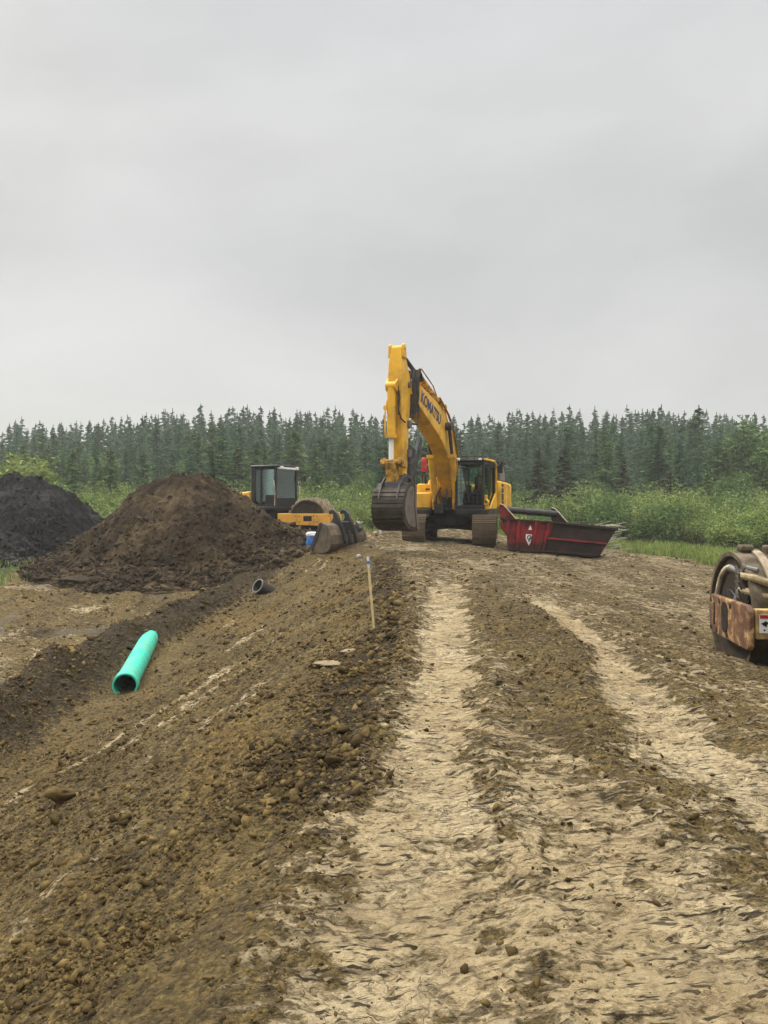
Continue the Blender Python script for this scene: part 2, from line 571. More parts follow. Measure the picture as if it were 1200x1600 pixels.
def masks(x, y):
    """pale dry clay, dark moist soil, ochre sand, roughness, vegetation, wet"""
    x = np.asarray(x, float)
    y = np.asarray(y, float)
    u = interp(y, XL) - x
    n_lo = fbm(x * 0.9, y * 0.45, 4, 31)
    n_md = fbm(x * 3.0, y * 2.0, 4, 37)
    t1 = np.abs(x - interp(y, T1) - 0.05 * pn(y * 1.3, x * 0, 2)) / np.interp(y, [0, 2.4, 5, 12, 24], [0.50, 0.47, 0.36, 0.42, 0.55])
    t2 = np.abs(x - interp(y, T2) - 0.05 * pn(y * 1.1, x * 0 + 5, 3)) / np.interp(y, [0, 4.0, 5.6, 8, 12, 24], [1.2, 0.85, 0.40, 0.27, 0.30, 0.6])
    far = sst(11, 19, y)
    p1 = (1 - sst(0.35, 1.45, t1 + 0.38 * n_md)) * (1 - 0.6 * far)
    p2 = (1 - sst(0.35, 1.35, t2 + 0.38 * n_md)) * (1 - 0.75 * sst(12, 15, y))
    onroad = sst(0.15, -0.35, u + 0.25 * n_lo) * sst(38, 34, y)
    mid = onroad * (0.45 + 0.16 * n_lo + 0.20 * sst(5.5, 3.0, y) - 0.30 * np.exp(-((x - 1.45 - 0.03 * y) / 0.42) ** 2) * sst(3.2, 6, y) * sst(14, 11, y)
                    - 0.16 * sst(1.2, 2.2, x) * sst(6, 3.5, y) + 0.05 * far)
    pale = np.clip(np.maximum(np.maximum(p1, p2) * (0.86 + 0.08 * n_lo), mid), 0, 1)
    # faint third rut on the right
    # clods along the left shoulder
    sh = np.exp(-((u - 0.05 - 0.15 * n_lo) / 0.42) ** 2) * sst(3.6, 4.6, y) * sst(24, 18, y)
    slope = sst(0.1, 0.7, u) * sst(-1.62, -1.3, H0(x, y))
    bx = interp(y, BX)
    slope = slope * sst(bx + 0.2, bx + 0.9, x)
    ochre = np.clip(slope * sst(-0.1, 0.7, fbm(x * 0.9 + 0.27 * y, y * 0.22, 3, 51)) * 0.75, 0, 1)
    streak = sst(0.22, 0.75, fbm((x - 0.29 * y) * 2.3 + 0.5 * pn(x * 1.5, y * 1.5, 63), (y + 0.29 * x) * 0.18, 4, 61)) * sst(0.9, 1.5, u) * sst(4.6, 3.6, u)
    pale = np.maximum(pale, streak * 0.58 * slope)
    dark = np.clip(sh * 0.8 + 0.35 * sst(-0.2, 0.6, n_lo), 0, 1)
    bx = interp(y, BX)
    berm = np.exp(-((x - bx) / 0.9) ** 2) * sst(29, 25, y)
    lefty = sst(-4.0, -5.0, x)
    dark = np.maximum(dark, np.clip(berm * 1.25, 0, 1))
    flats = sst(bx + -0.9, bx - 1.5, x) * sst(33, 26, y)
    pale = np.maximum(pale * (1 - lefty * 0.8), flats * (0.24 + 0.36 * sst(0.0, 0.7, fbm(x * 0.35 + 0.1 * y, y * 0.6, 4, 71))))
    dark = np.clip(dark + 0.35 * flats * sst(0.0, 0.5, fbm(x * 0.6, y * 0.9, 3, 73)), 0, 1)
    rough = np.clip(0.25 + 0.45 * flats * (1 - wet_(flats, x, y)) + 0.8 * sh + 0.7 * berm + 0.4 * slope + 0.35 * onroad * (1 - pale), 0, 1.3)
    # vegetation begins where the fill ends
    edge = np.interp(y, [0, 14, 22, 27, 33, 36, 39], [9.5, 10.0, 10.8, 11.4, 10.0, 7.0, 4]) + 1.0 * fbm(x * 0.35, y * 0.35, 3, 81)
    veg = sst(-0.3, 0.6, x - edge)
    veg = np.maximum(veg, sst(36.5, 39, y + 1.2 * pn(x * 0.4, y * 0.4, 83)))
    veg = np.maximum(veg, sst(-11.4, -12.6, x + 1.0 * pn(x * 0.3, y * 0.3, 84)) * sst(22, 23.5, y) * 0.9)
    wet = np.exp(-((x - edge + 0.6) / 0.6) ** 2) * sst(18, 22, y) * sst(40, 34, y) * sst(0.0, 0.4, fbm(x * 0.5, y * 0.5, 3, 93))
    wet = np.maximum(wet, flats * sst(0.42, 0.62, fbm(x * 0.42, y * 0.42, 3, 91)) * 0.8)
    return pale, dark, ochre, rough, veg, wet, t1, t2, onroad, slope, berm


def H1(x, y, full=False):
    """land with clods, ruts and cleat marks"""
    mk = masks(x, y)
    pale, dark, ochre, rough, veg, wet, t1, t2, onroad, slope, berm = mk
    z = H0(x, y)
    z = z - 0.045 * np.exp(-(t1 / 0.75) ** 4) * sst(26, 22, y) - 0.05 * np.exp(-(t2 / 0.8) ** 4) * sst(14, 11, y)
    z = z + 0.03 * np.exp(-((t1 - 1.25) / 0.25) ** 2) * sst(20, 10, y) + 0.035 * np.exp(-((t2 - 1.25) / 0.22) ** 2) * sst(13, 10, y)
    n1 = fbm(x * 1.1, y * 1.1, 3, 101)
    n2 = fbm(x * 5.5, y * 5.0, 4, 107, 0.55)
    rid = 1 - np.abs(fbm(x * 3.2, y * 3.2, 3, 113))
    z = z + 0.10 * fbm(x * 0.7, y * 0.9, 3, 103) * sst(-6.0, -7.0, x) * sst(40, 30, y)
    fine = 1 - np.abs(fbm(x * 11, y * 11, 3, 109, 0.6))
    z = z + 0.022 * (fine - 0.6) * np.clip(rough + 0.25, 0, 1.2) * (1 - 0.85 * pale) * (1 - veg) * sst(30, 12, y)
    z = z + 0.035 * n1 * (0.5 + rough) + 0.030 * n2 * (0.15 + rough) * (1 - 0.75 * pale * onroad)
    z = z + 0.05 * (rid - 0.6) * (berm + 0.5 * np.clip(rough - 0.5, 0, 1))
    # bladed streaks on the slope
    z = z + 0.022 * fbm((x - 0.29 * y) * 5, (y + 0.29 * x) * 0.5, 3, 121) * slope
    # cleat marks across the ruts
    ph = y * (2 * np.pi / 0.17) + 1.7 * pn(x * 1.6, y * 1.3, 131) + 0.8 * pn(x * 5, y * 5, 133)
    cle = np.clip(np.sin(ph), -0.3, 1) * sst(-0.25, 0.35, fbm(x * 1.7, y * 1.4, 3, 137))
    z = z + 0.010 * cle * onroad * (0.4 + 0.6 * (1 - pale)) * sst(24, 10, y)
    # crust flaked off in patches: dark hollows in the pale clay
    fl = sst(-0.05, 0.25, fbm(x * 3.3, y * 5.0, 4, 141, 0.6))
    q = y * 5.2 + 1.0 * fbm(x * 1.25, y * 1.1, 3, 151) + 0.5 * pn(x * 6, y * 6, 155)
    saw = q - np.floor(q)
    pk = onroad * sst(22, 9, y) * sst(-0.35, 0.25, fbm(x * 1.1, y * 1.3, 3, 157))
    z = z + pk * 0.036 * (np.minimum(saw, (1 - saw) * 9) - 0.5) * (0.6 + 0.5 * pn(x * 2.1, y * 2.1, 159))
    q2 = (y + 0.3 * x) * 11 + 1.3 * fbm(x * 2.6, y * 2.2, 3, 161)
    saw2 = q2 - np.floor(q2)
    z = z + pk * 0.013 * (np.minimum(saw2, (1 - saw2) * 6) - 0.5)
    z = z - 0.016 * fl * onroad * sst(20, 8, y)
    fl = np.clip(fl + pk * sst(0.35, 0.05, saw) * 0.9 * sst(-0.2, 0.3, pn(x * 3, y * 4, 163)), 0, 1)
    return (z, mk, fl) if full else z


def build_ground():
    ys = [-14.0]
    while ys[-1] < 1.2:
        ys.append(ys[-1] + max(0.02, (1.2 - ys[-1]) * 0.12))
    ys[-1] = 1.2
    y = 1.2
    while y < 46:
        y *= 1.0040
        ys.append(y)
    while y < 900:
        y *= 1.05
        ys.append(y)
    ys = np.array(ys)
    tf = np.linspace(-0.78, 0.78, 760)
    side = [0.78]
    st = 0.004
    while side[-1] < 60:
        st *= 1.14
        side.append(side[-1] + st)
    side = np.array(side[1:])
    ts = np.concatenate([-side[::-1], tf, side])
    wy = np.where(ys > 0, ys, 0) + 0.9
    X = ts[None, :] * wy[:, None]
    X = 940 * np.tanh(X / 940)
    Y = np.repeat(ys[:, None], len(ts), 1)
    Z, mk, fl = H1(X, Y, True)
    nr, nc = X.shape
    V = np.stack([X, Y, Z], -1).reshape(-1, 3)
    i = np.arange(nr - 1)[:, None] * nc + np.arange(nc - 1)[None, :]
    F = np.stack([i, i + 1, i + nc + 1, i + nc], -1).reshape(-1, 4)
    o = np_mesh('ground', V, F, ground_mat(), smooth=True)
    me = o.data
    pale, dark, ochre, rough, veg, wet = mk[:6]
    pale = np.clip(pale - 0.30 * fl * mk[8] * (0.3 + 0.7 * (1 - pale)), 0, 1)
    a1 = me.color_attributes.new('soil', 'FLOAT_COLOR', 'POINT')
    a1.data.foreach_set('color', np.stack([pale, dark, ochre, wet], -1).astype(np.float32).ravel())
    a2 = me.color_attributes.new('cover', 'FLOAT_COLOR', 'POINT')
    a2.data.foreach_set('color', np.stack([veg, rough, mk[8], mk[9]], -1).astype(np.float32).ravel())
    tag(o, 'bare muddy ground with a rutted clay road on a raised bank', None, None, 'structure')
    return o


PALE1, PALE2 = (0.51, 0.382, 0.205), (0.70, 0.565, 0.350)
BASE1, BASE2 = (0.092, 0.060, 0.017), (0.230, 0.162, 0.056)
DARK1, DARK2 = (0.030, 0.019, 0.006), (0.080, 0.052, 0.018)
OCH = (0.200, 0.122, 0.026)


def ground_mat():
    m, t, b = node_mat('ground_soil')
    n = t.nodes.new
    L = t.links.new

    def mixc(fac, a, bb):
        x = n('ShaderNodeMix')
        x.data_type = 'RGBA'
        if isinstance(fac, float):
            x.inputs['Factor'].default_value = fac
        else:
            L(fac, x.inputs['Factor'])
        for s, v in (('A', a), ('B', bb)):
            if isinstance(v, tuple):
                x.inputs[s].default_value = (*v, 1)
            else:
                L(v, x.inputs[s])
        return x.outputs['Result']

    def math_(op, a, bb=None, clamp=False):
        x = n('ShaderNodeMath')
        x.operation = op
        x.use_clamp = clamp
        for k, v in enumerate((a, bb)):
            if v is None:
                continue
            if isinstance(v, (int, float)):
                x.inputs[k].default_value = v
            else:
                L(v, x.inputs[k])
        return x.outputs[0]

    def rng_(v, a, bb, c=0.0, d=1.0):
        x = n('ShaderNodeMapRange')
        x.interpolation_type = 'SMOOTHSTEP'
        L(v, x.inputs['Value'])
        for k, q in zip(('From Min', 'From Max', 'To Min', 'To Max'), (a, bb, c, d)):
            x.inputs[k].default_value = q
        return x.outputs[0]

    def noise(scale, detail=6, rough=0.6, vec=None, dist=0.0):
        x = n('ShaderNodeTexNoise')
        x.inputs['Scale'].default_value = scale
        x.inputs['Detail'].default_value = detail
        x.inputs['Roughness'].default_value = rough
        x.inputs['Distortion'].default_value = dist
        L(vec or co.outputs['Object'], x.inputs['Vector'])
        return x.outputs['Fac']
    co = n('ShaderNodeTexCoord')
    at1 = n('ShaderNodeAttribute')
    at1.attribute_name = 'soil'
    at2 = n('ShaderNodeAttribute')
    at2.attribute_name = 'cover'
    s1 = n('ShaderNodeSeparateColor')
    L(at1.outputs['Color'], s1.inputs[0])
    s2 = n('ShaderNodeSeparateColor')
    L(at2.outputs['Color'], s2.inputs[0])
    mp = n('ShaderNodeMapping')
    mp.inputs['Scale'].default_value = (0.75, 1.35, 1)
    L(co.outputs['Object'], mp.inputs[0])
    nf = noise(9, 9, 0.72, mp.outputs[0], 0.2)     # patches with crisp edges
    ng = noise(42, 6, 0.65)                        # grit
    nh = noise(160, 3, 0.6)
    nl = noise(0.7, 4, 0.55)
    base = mixc(rng_(math_('ADD', math_('MULTIPLY', nl, 0.5), math_('MULTIPLY', ng, 0.5)), 0.36, 0.64), BASE1, BASE2)
    base = mixc(s1.outputs['Blue'], base, OCH)
    dk = mixc(rng_(ng, 0.38, 0.65), DARK1, DARK2)
    fd = rng_(math_('ADD', s1.outputs['Green'], math_('MULTIPLY', math_('SUBTRACT', nf, 0.5), 2.2)), 0.38, 0.72)
    base = mixc(fd, base, dk)
    pl = mixc(rng_(math_('ADD', math_('MULTIPLY', nl, 0.6), math_('MULTIPLY', ng, 0.4)), 0.38, 0.62), PALE1, PALE2)
    fp = rng_(math_('ADD', s1.outputs['Red'], math_('MULTIPLY', math_('SUBTRACT', nf, 0.5), 2.6)), 0.38, 0.60)
    col = mixc(math_('MULTIPLY', fp, 0.92), base, pl)
    # shrinkage cracks in the dry crust
    vo = n('ShaderNodeTexVoronoi')
    vo.feature = 'DISTANCE_TO_EDGE'
    vo.inputs['Scale'].default_value = 6.5
    vo.inputs['Randomness'].default_value = 1
    wv = n('ShaderNodeVectorMath')
    wv.operation = 'ADD'
    nw = n('ShaderNodeTexNoise')
    nw.inputs['Scale'].default_value = 5
    nw.inputs['Detail'].default_value = 5
    L(co.outputs['Object'], nw.inputs['Vector'])
    ws = n('ShaderNodeVectorMath')
    ws.operation = 'SCALE'
    ws.inputs['Scale'].default_value = 0.35
    L(nw.outputs['Color'], ws.inputs[0])
    L(mp.outputs[0], wv.inputs[0])
    L(ws.outputs[0], wv.inputs[1])
    L(wv.outputs[0], vo.inputs['Vector'])
    crk = rng_(vo.outputs['Distance'], 0.0, 0.022, 1, 0)
    crk = math_('MULTIPLY', crk, math_('MULTIPLY', fp, rng_(nl, 0.46, 0.58, 0, 0.9)))
    col = mixc(math_('MULTIPLY', crk, 0.8), col, DARK1)
    # crumbs: cells of soil with their own tone and relief
    def cells(scale, warp):
        wn = n('ShaderNodeTexNoise')
        wn.inputs['Scale'].default_value = scale * 0.6
        wn.inputs['Detail'].default_value = 3
        L(co.outputs['Object'], wn.inputs['Vector'])
        a_ = n('ShaderNodeVectorMath')
        a_.operation = 'SCALE'
        a_.inputs['Scale'].default_value = warp
        L(wn.outputs['Color'], a_.inputs[0])
        b_ = n('ShaderNodeVectorMath')
        b_.operation = 'ADD'
        L(co.outputs['Object'], b_.inputs[0])
        L(a_.outputs[0], b_.inputs[1])
        v_ = n('ShaderNodeTexVoronoi')
        v_.inputs['Scale'].default_value = scale
        L(b_.outputs[0], v_.inputs['Vector'])
        sc = n('ShaderNodeSeparateColor')
        L(v_.outputs['Color'], sc.inputs[0])
        return v_.outputs['Distance'], sc.outputs['Red']
    d1, r1 = cells(17, 0.05)
    d2, r2 = cells(48, 0.02)
    loose = math_('SUBTRACT', 1.0, math_('MULTIPLY', fp, 0.88))
    tone = math_('ADD', math_('MULTIPLY', r1, 0.5), math_('MULTIPLY', r2, 0.5))
    tone = math_('MULTIPLY', math_('SUBTRACT', tone, 0.47), loose)
    gain = math_('ADD', 1.0, math_('MULTIPLY', tone, 1.55))
    vs_ = n('ShaderNodeVectorMath')
    vs_.operation = 'SCALE'
    L(col, vs_.inputs[0])
    L(gain, vs_.inputs['Scale'])
    col = vs_.outputs[0]
    # crust plates left by tracks: short, wide, lipped
    mp2 = n('ShaderNodeMapping')
    mp2.inputs['Scale'].default_value = (5.0, 10.5, 4)
    L(co.outputs['Object'], mp2.inputs[0])
    wn2 = n('ShaderNodeTexNoise')
    wn2.inputs['Scale'].default_value = 1.1
    wn2.inputs['Detail'].default_value = 6
    wn2.inputs['Roughness'].default_value = 0.65
    L(mp2.outputs[0], wn2.inputs['Vector'])
    ws2 = n('ShaderNodeVectorMath')
    ws2.operation = 'SCALE'
    ws2.inputs['Scale'].default_value = 0.8
    L(wn2.outputs['Color'], ws2.inputs[0])
    wa2 = n('ShaderNodeVectorMath')
    wa2.operation = 'ADD'
    L(mp2.outputs[0], wa2.inputs[0])
    L(ws2.outputs[0], wa2.inputs[1])
    vp = n('ShaderNodeTexVoronoi')
    vp.feature = 'DISTANCE_TO_EDGE'
    vp.inputs['Scale'].default_value = 1.0
    L(wa2.outputs[0], vp.inputs['Vector'])
    vq = n('ShaderNodeTexVoronoi')
    vq.inputs['Scale'].default_value = 1.0
    L(wa2.outputs[0], vq.inputs['Vector'])
    sq = n('ShaderNodeSeparateColor')
    L(vq.outputs['Color'], sq.inputs[0])
    np_ = noise(2.2, 5, 0.6)
    pw = math_('MULTIPLY', rng_(np_, 0.40, 0.60), s2.outputs['Blue'])
    edge = math_('MULTIPLY', rng_(vp.outputs['Distance'], 0.01, 0.10, 1, 0), math_('MULTIPLY', pw, rng_(nf, 0.40, 0.56, 0, 1)))
    col = mixc(math_('MULTIPLY', edge, 0.62), col, DARK2)  # crevice shade between the plates put into the colour
    vs3 = n('ShaderNodeVectorMath')
    vs3.operation = 'SCALE'
    L(col, vs3.inputs[0])
    L(math_('ADD', 1.0, math_('MULTIPLY', math_('SUBTRACT', sq.outputs['Red'], 0.5), math_('MULTIPLY', pw, 0.34))), vs3.inputs['Scale'])
    col = vs3.outputs[0]
    # slits under cleat lips: ledge shade painted dark, lips painted lighter, both with relief
    def slits(sx, sy, off, seed, rot=0.0):
        m_ = n('ShaderNodeMapping')
        m_.vector_type = 'TEXTURE'
        m_.inputs['Rotation'].default_value = (0, 0, rot)
        m_.inputs['Scale'].default_value = (1 / sx, 1 / sy, 1)
        m_.inputs['Location'].default_value = (seed, seed * 0.7 + off, 0)
        L(co.outputs['Object'], m_.inputs[0])
        return noise(1.0, 2, 0.5, m_.outputs[0], 0.0)
    sa = rng_(slits(5.2, 25, 0.0, 3.1), 0.618, 0.650)
    sl1 = rng_(slits(5.2, 25, 0.024, 3.1), 0.618, 0.650)
    sb = rng_(slits(8.5, 40, 0.0, 8.7, 0.25), 0.622, 0.660)
    sl2_ = rng_(slits(8.5, 40, 0.014, 8.7, 0.25), 0.622, 0.660)
    np3 = noise(1.3, 4, 0.6)
    onr = math_('MULTIPLY', s2.outputs['Blue'], rng_(np3, 0.36, 0.56, 0.25, 1.0))
    slit = math_('MULTIPLY', math_('MAXIMUM', sa, sb), onr)
    lip = math_('MULTIPLY', math_('SUBTRACT', math_('MAXIMUM', sl1, sl2_), math_('MAXIMUM', sa, sb), True), onr)
    col = mixc(math_('MULTIPLY', slit, 0.93), col, DARK1)
    col = mixc(math_('MULTIPLY', lip, 0.40), col, PALE2)
    # flaked grain running along the bladed bank, crevice shade painted dark
    sg = slits(17, 4.5, 0.0, 5.3, -0.29)
    sgw = math_('MULTIPLY', rng_(sg, 0.56, 0.64), at2.outputs['Alpha'])
    sgl = math_('MULTIPLY', rng_(sg, 0.44, 0.36), at2.outputs['Alpha'])
    col = mixc(math_('MULTIPLY', sgw, 0.6), col, DARK1)
    col = mixc(math_('MULTIPLY', sgl, 0.30), col, (0.30, 0.225, 0.105))
    # dark crumbs pressed into the pale crust, paler chips
    nk = noise(26, 7, 0.7, mp.outputs[0], 0.4)
    col = mixc(math_('MULTIPLY', rng_(nk, 0.585, 0.66), math_('MULTIPLY', fp, 0.8)), col, DARK2)
    nm_ = noise(3.6, 7, 0.65, mp.outputs[0], 0.6)
    col = mixc(math_('MULTIPLY', rng_(nm_, 0.52, 0.62), math_('MULTIPLY', fp, 0.30)), col, (0.27, 0.180, 0.085))
    # fine bright and dark crumbs
    col = mixc(rng_(nh, 0.60, 0.72, 0, 0.35), col, (0.34, 0.27, 0.18))
    # wet hollows
    col = mixc(math_('MULTIPLY', at1.outputs['Alpha'], 0.6), col, (0.15, 0.13, 0.10))
    gr = mixc(rng_(nf, 0.4, 0.6), (0.05, 0.075, 0.02), (0.10, 0.115, 0.045))
    col = mixc(rng_(math_('ADD', s2.outputs['Red'], math_('MULTIPLY', math_('SUBTRACT', nf, 0.5), 1.0)), 0.4, 0.7), col, gr)
    L(col, b.inputs['Base Color'])
    L(rng_(math_('ADD', at1.outputs['Alpha'], math_('MULTIPLY', math_('SUBTRACT', nf, 0.5), 1.2)), 0.35, 0.8, 0.93, 0.30), b.inputs['Roughness'])
    b.inputs['Specular IOR Level'].default_value = 0.3
    hgt = math_('ADD', math_('ADD', math_('MULTIPLY', nf, 0.7), math_('MULTIPLY', ng, 0.6)), math_('MULTIPLY', nh, 0.12))
    hgt = math_('SUBTRACT', hgt, math_('MULTIPLY', crk, 0.5))
    hgt = math_('ADD', hgt, math_('MULTIPLY', fp, 0.30))
    hgt = math_('SUBTRACT', hgt, math_('MULTIPLY', loose, math_('ADD', math_('MULTIPLY', d1, 0.95), math_('MULTIPLY', d2, 0.55))))
    hgt = math_('SUBTRACT', hgt, math_('MULTIPLY', rng_(nk, 0.56, 0.66), 0.25))
    hgt = math_('ADD', hgt, math_('MULTIPLY', pw, math_('MULTIPLY', sq.outputs['Red'], 0.16)))
    hgt = math_('SUBTRACT', hgt, math_('MULTIPLY', edge, 0.3))
    hgt = math_('ADD', math_('SUBTRACT', hgt, math_('MULTIPLY', slit, 0.55)), math_('MULTIPLY', lip, 0.40))
    hgt = math_('SUBTRACT', hgt, math_('MULTIPLY', math_('MULTIPLY', sg, at2.outputs['Alpha']), 1.2))
    hgt = math_('SUBTRACT', hgt, math_('MULTIPLY', rng_(nm_, 0.52, 0.60), 0.35))
    bp = n('ShaderNodeBump')
    bp.inputs['Strength'].default_value = 1.0
    bp.inputs['Distance'].default_value = 0.13
    L(hgt, bp.inputs['Height'])
    L(bp.outputs[0], b.inputs['Normal'])
    return m


def soil_mat(name, c1, c2, c3, scale=3.0, bump=0.08):
    m, t, b = node_mat(name)
    n = t.nodes.new
    L = t.links.new
    co = n('ShaderNodeNewGeometry')
    a = n('ShaderNodeTexNoise')
    a.inputs['Scale'].default_value = scale
    a.inputs['Detail'].default_value = 10
    a.inputs['Roughness'].default_value = 0.7
    L(co.outputs['Position'], a.inputs['Vector'])
    g = n('ShaderNodeTexNoise')
    g.inputs['Scale'].default_value = 0.6
    g.inputs['Detail'].default_value = 4
    L(co.outputs['Position'], g.inputs['Vector'])
    r = n('ShaderNodeValToRGB')
    for i, (p, c) in enumerate(((0.36, c1), (0.66, c3), (0.52, c2))):
        e = r.color_ramp.elements[i] if i < 2 else r.color_ramp.elements.new(p)
        e.position = p
        e.color = (*c, 1)
    ad = n('ShaderNodeMath')
    ad.operation = 'MULTIPLY_ADD'
    ad.inputs[1].default_value = 0.5
    L(a.outputs['Fac'], ad.inputs[0])
    ml = n('ShaderNodeMath')
    ml.operation = 'MULTIPLY'
    ml.inputs[1].default_value = 0.5
    L(g.outputs['Fac'], ml.inputs[0])
    L(ml.outputs[0], ad.inputs[2])
    pr = n('ShaderNodeMath')
    pr.operation = 'MULTIPLY_ADD'
    pr.inputs[1].default_value = 0.22
    pr.inputs[2].default_value = -0.11
    L(co.outputs['Random Per Island'], pr.inputs[0])
    a2 = n('ShaderNodeMath')
    L(ad.outputs[0], a2.inputs[0])
    L(pr.outputs[0], a2.inputs[1])
    L(a2.outputs[0], r.inputs[0])
    L(r.outputs[0], b.inputs['Base Color'])
    b.inputs['Roughness'].default_value = 0.95
    b.inputs['Specular IOR Level'].default_value = 0.2
    bp = n('ShaderNodeBump')
    bp.inputs['Strength'].default_value = 0.9
    bp.inputs['Distance'].default_value = bump
    L(a.outputs['Fac'], bp.inputs['Height'])
    L(bp.outputs[0], b.inputs['Normal'])
    return m


ground = build_ground()


def gz(x, y):
    return float(H1(np.array([x]), np.array([y]))[0])


def gs(x, y):
    return float(H0(np.array([x]), np.array([y]))[0])


# ------------------------------------------------------------------ soil heaps
def pile(name, label, cx, cy, height, rx, ry, mat, seed, top=0.0, base=-0.6, ridge=0.0, lump=1.0):
    n = 420
    u = np.linspace(-1.25, 1.25, n)
    X, Y = np.meshgrid(cx + u * rx, cy + u * ry)
    dx, dy = (X - cx) / rx, (Y - cy) / ry
    ang = np.arctan2(dy, dx)
    dxr = np.sign(dx) * np.clip(np.abs(dx) - ridge, 0, None) / (1 - ridge)
    r = np.sqrt(dxr ** 2 + dy ** 2)
    r = r * (1 + 0.07 * pn(np.cos(ang) * 1.7, np.sin(ang) * 1.7, seed) + 0.05 * pn(np.cos(ang) * 5, np.sin(ang) * 5, seed + 2))
    h = 1 - np.sqrt(r ** 2 + top ** 2) + top * 0.5
    h = np.where(h < 0.22, 0.22 * np.exp((h - 0.22) / 0.22), h)     # flared foot
    G = H0(X, Y)
    hn = h * (1 / (1 - top * 0.5))
    Z = G - 0.13 + (base + height + 0.06 - G) * hn
    gul = fbm(ang * 5.5, r * 1.2, 3, seed + 5)
    Z = Z + lump * (0.20 * fbm(X * 0.6, Y * 0.6, 3, seed + 7) + 0.09 * gul + 0.12 * fbm(X * 2.2, Y * 2.2, 5, seed + 9, 0.62) - 0.07 * np.abs(fbm(X * 1.3, Y * 1.3 , 3, seed + 13))) * sst(0.0, 0.3, h)
    Z = np.where(r > 1.22, np.minimum(Z, G - 0.15), Z)
    V = np.stack([X, Y, Z], -1).reshape(-1, 3)
    i = np.arange(n - 1)[:, None] * n + np.arange(n - 1)[None, :]
    F = np.stack([i, i + 1, i + n + 1, i + n], -1).reshape(-1, 4)
    Vz = V[:, 2].reshape(n, n)
    keep = (Vz > G - 0.5)
    kf = (keep[:-1, :-1] | keep[1:, 1:] | keep[:-1, 1:] | keep[1:, :-1]).reshape(-1)
    F = F[kf]
    used = np.unique(F)
    remap = np.full(len(V), -1)
    remap[used] = np.arange(len(used))
    o = np_mesh(name, V[used] - np.array([cx, cy, base]), remap[F], mat, smooth=True)
    o.location = (cx, cy, base)
    tag(o, label, 'soil heap')
    return X, Y, np.where(r < 1.2, Z, -99), G


BROWN = soil_mat('brown_soil', (0.013, 0.0085, 0.004), (0.030, 0.0195, 0.0095), (0.075, 0.051, 0.026), 2.6)
PEAT = soil_mat('black_peat', (0.004, 0.0035, 0.0035), (0.008, 0.0075, 0.0075), (0.040, 0.037, 0.036), 2.2)
CLODM = soil_mat('clod_soil', (0.026, 0.016, 0.005), (0.070, 0.046, 0.015), (0.150, 0.104, 0.036), 9.0, 0.006)
SLABM = soil_mat('pale_clay_slab', (0.16, 0.12, 0.075), (0.25, 0.19, 0.12), (0.36, 0.28, 0.18), 4.0, 0.03)

P1 = pile('soil_heap', 'tall brown heap of loose excavated soil in front of the left roller', -7.5, 29.0, 3.55, 4.75, 4.5, BROWN, 3, top=0.16, base=-0.72, ridge=0.10)
P2 = pile('soil_heap', 'near-black peat heap at the left edge of the photo', -15.0, 32.0, 3.65, 5.0, 4.6, PEAT, 17, top=0.10, base=-0.70, ridge=0.06)


def clod_variants(sub, k, seed):
    """angular lumps: hulls of random points, the large ones split and roughened"""
    out_ = []
    r = np.random.default_rng(int(abs(seed) * 100) + 5)
    for i in range(k):
        bm = bmesh.new()
        for q in range(8 + 3 * sub):
            d = r.normal(0, 1, 3)
            d /= np.linalg.norm(d)
            bm.verts.new(d * r.uniform(0.7, 1.12) * np.array([1.1, 0.85, 0.9]))
        h = bmesh.ops.convex_hull(bm, input=bm.verts)
        bmesh.ops.delete(bm, geom=list({g for g in h['geom_interior'] if isinstance(g, bmesh.types.BMVert)}), context='VERTS')
        if sub >= 2:
            bmesh.ops.triangulate(bm, faces=bm.faces)
            bmesh.ops.subdivide_edges(bm, edges=bm.edges, cuts=1 if sub == 2 else 4, use_grid_fill=True)
            for v in bm.verts:
                c = v.co.copy()
                v.co += c.normalized() * (0.22 * mnoise.noise(c * 2.3 + Vector((i * 7.0, seed, 0))) + 0.16 * mnoise.noise(c * 6 + Vector((0, i * 3.0, seed))))
        bmesh.ops.triangulate(bm, faces=bm.faces)
        bmesh.ops.recalc_face_normals(bm, faces=bm.faces)
        bm.verts.index_update()
        V = np.array([v.co[:] for v in bm.verts])
        F = np.array([[v.index for v in f.verts] for f in bm.faces])
        bm.free()
        out_.append((V, F))
    return out_


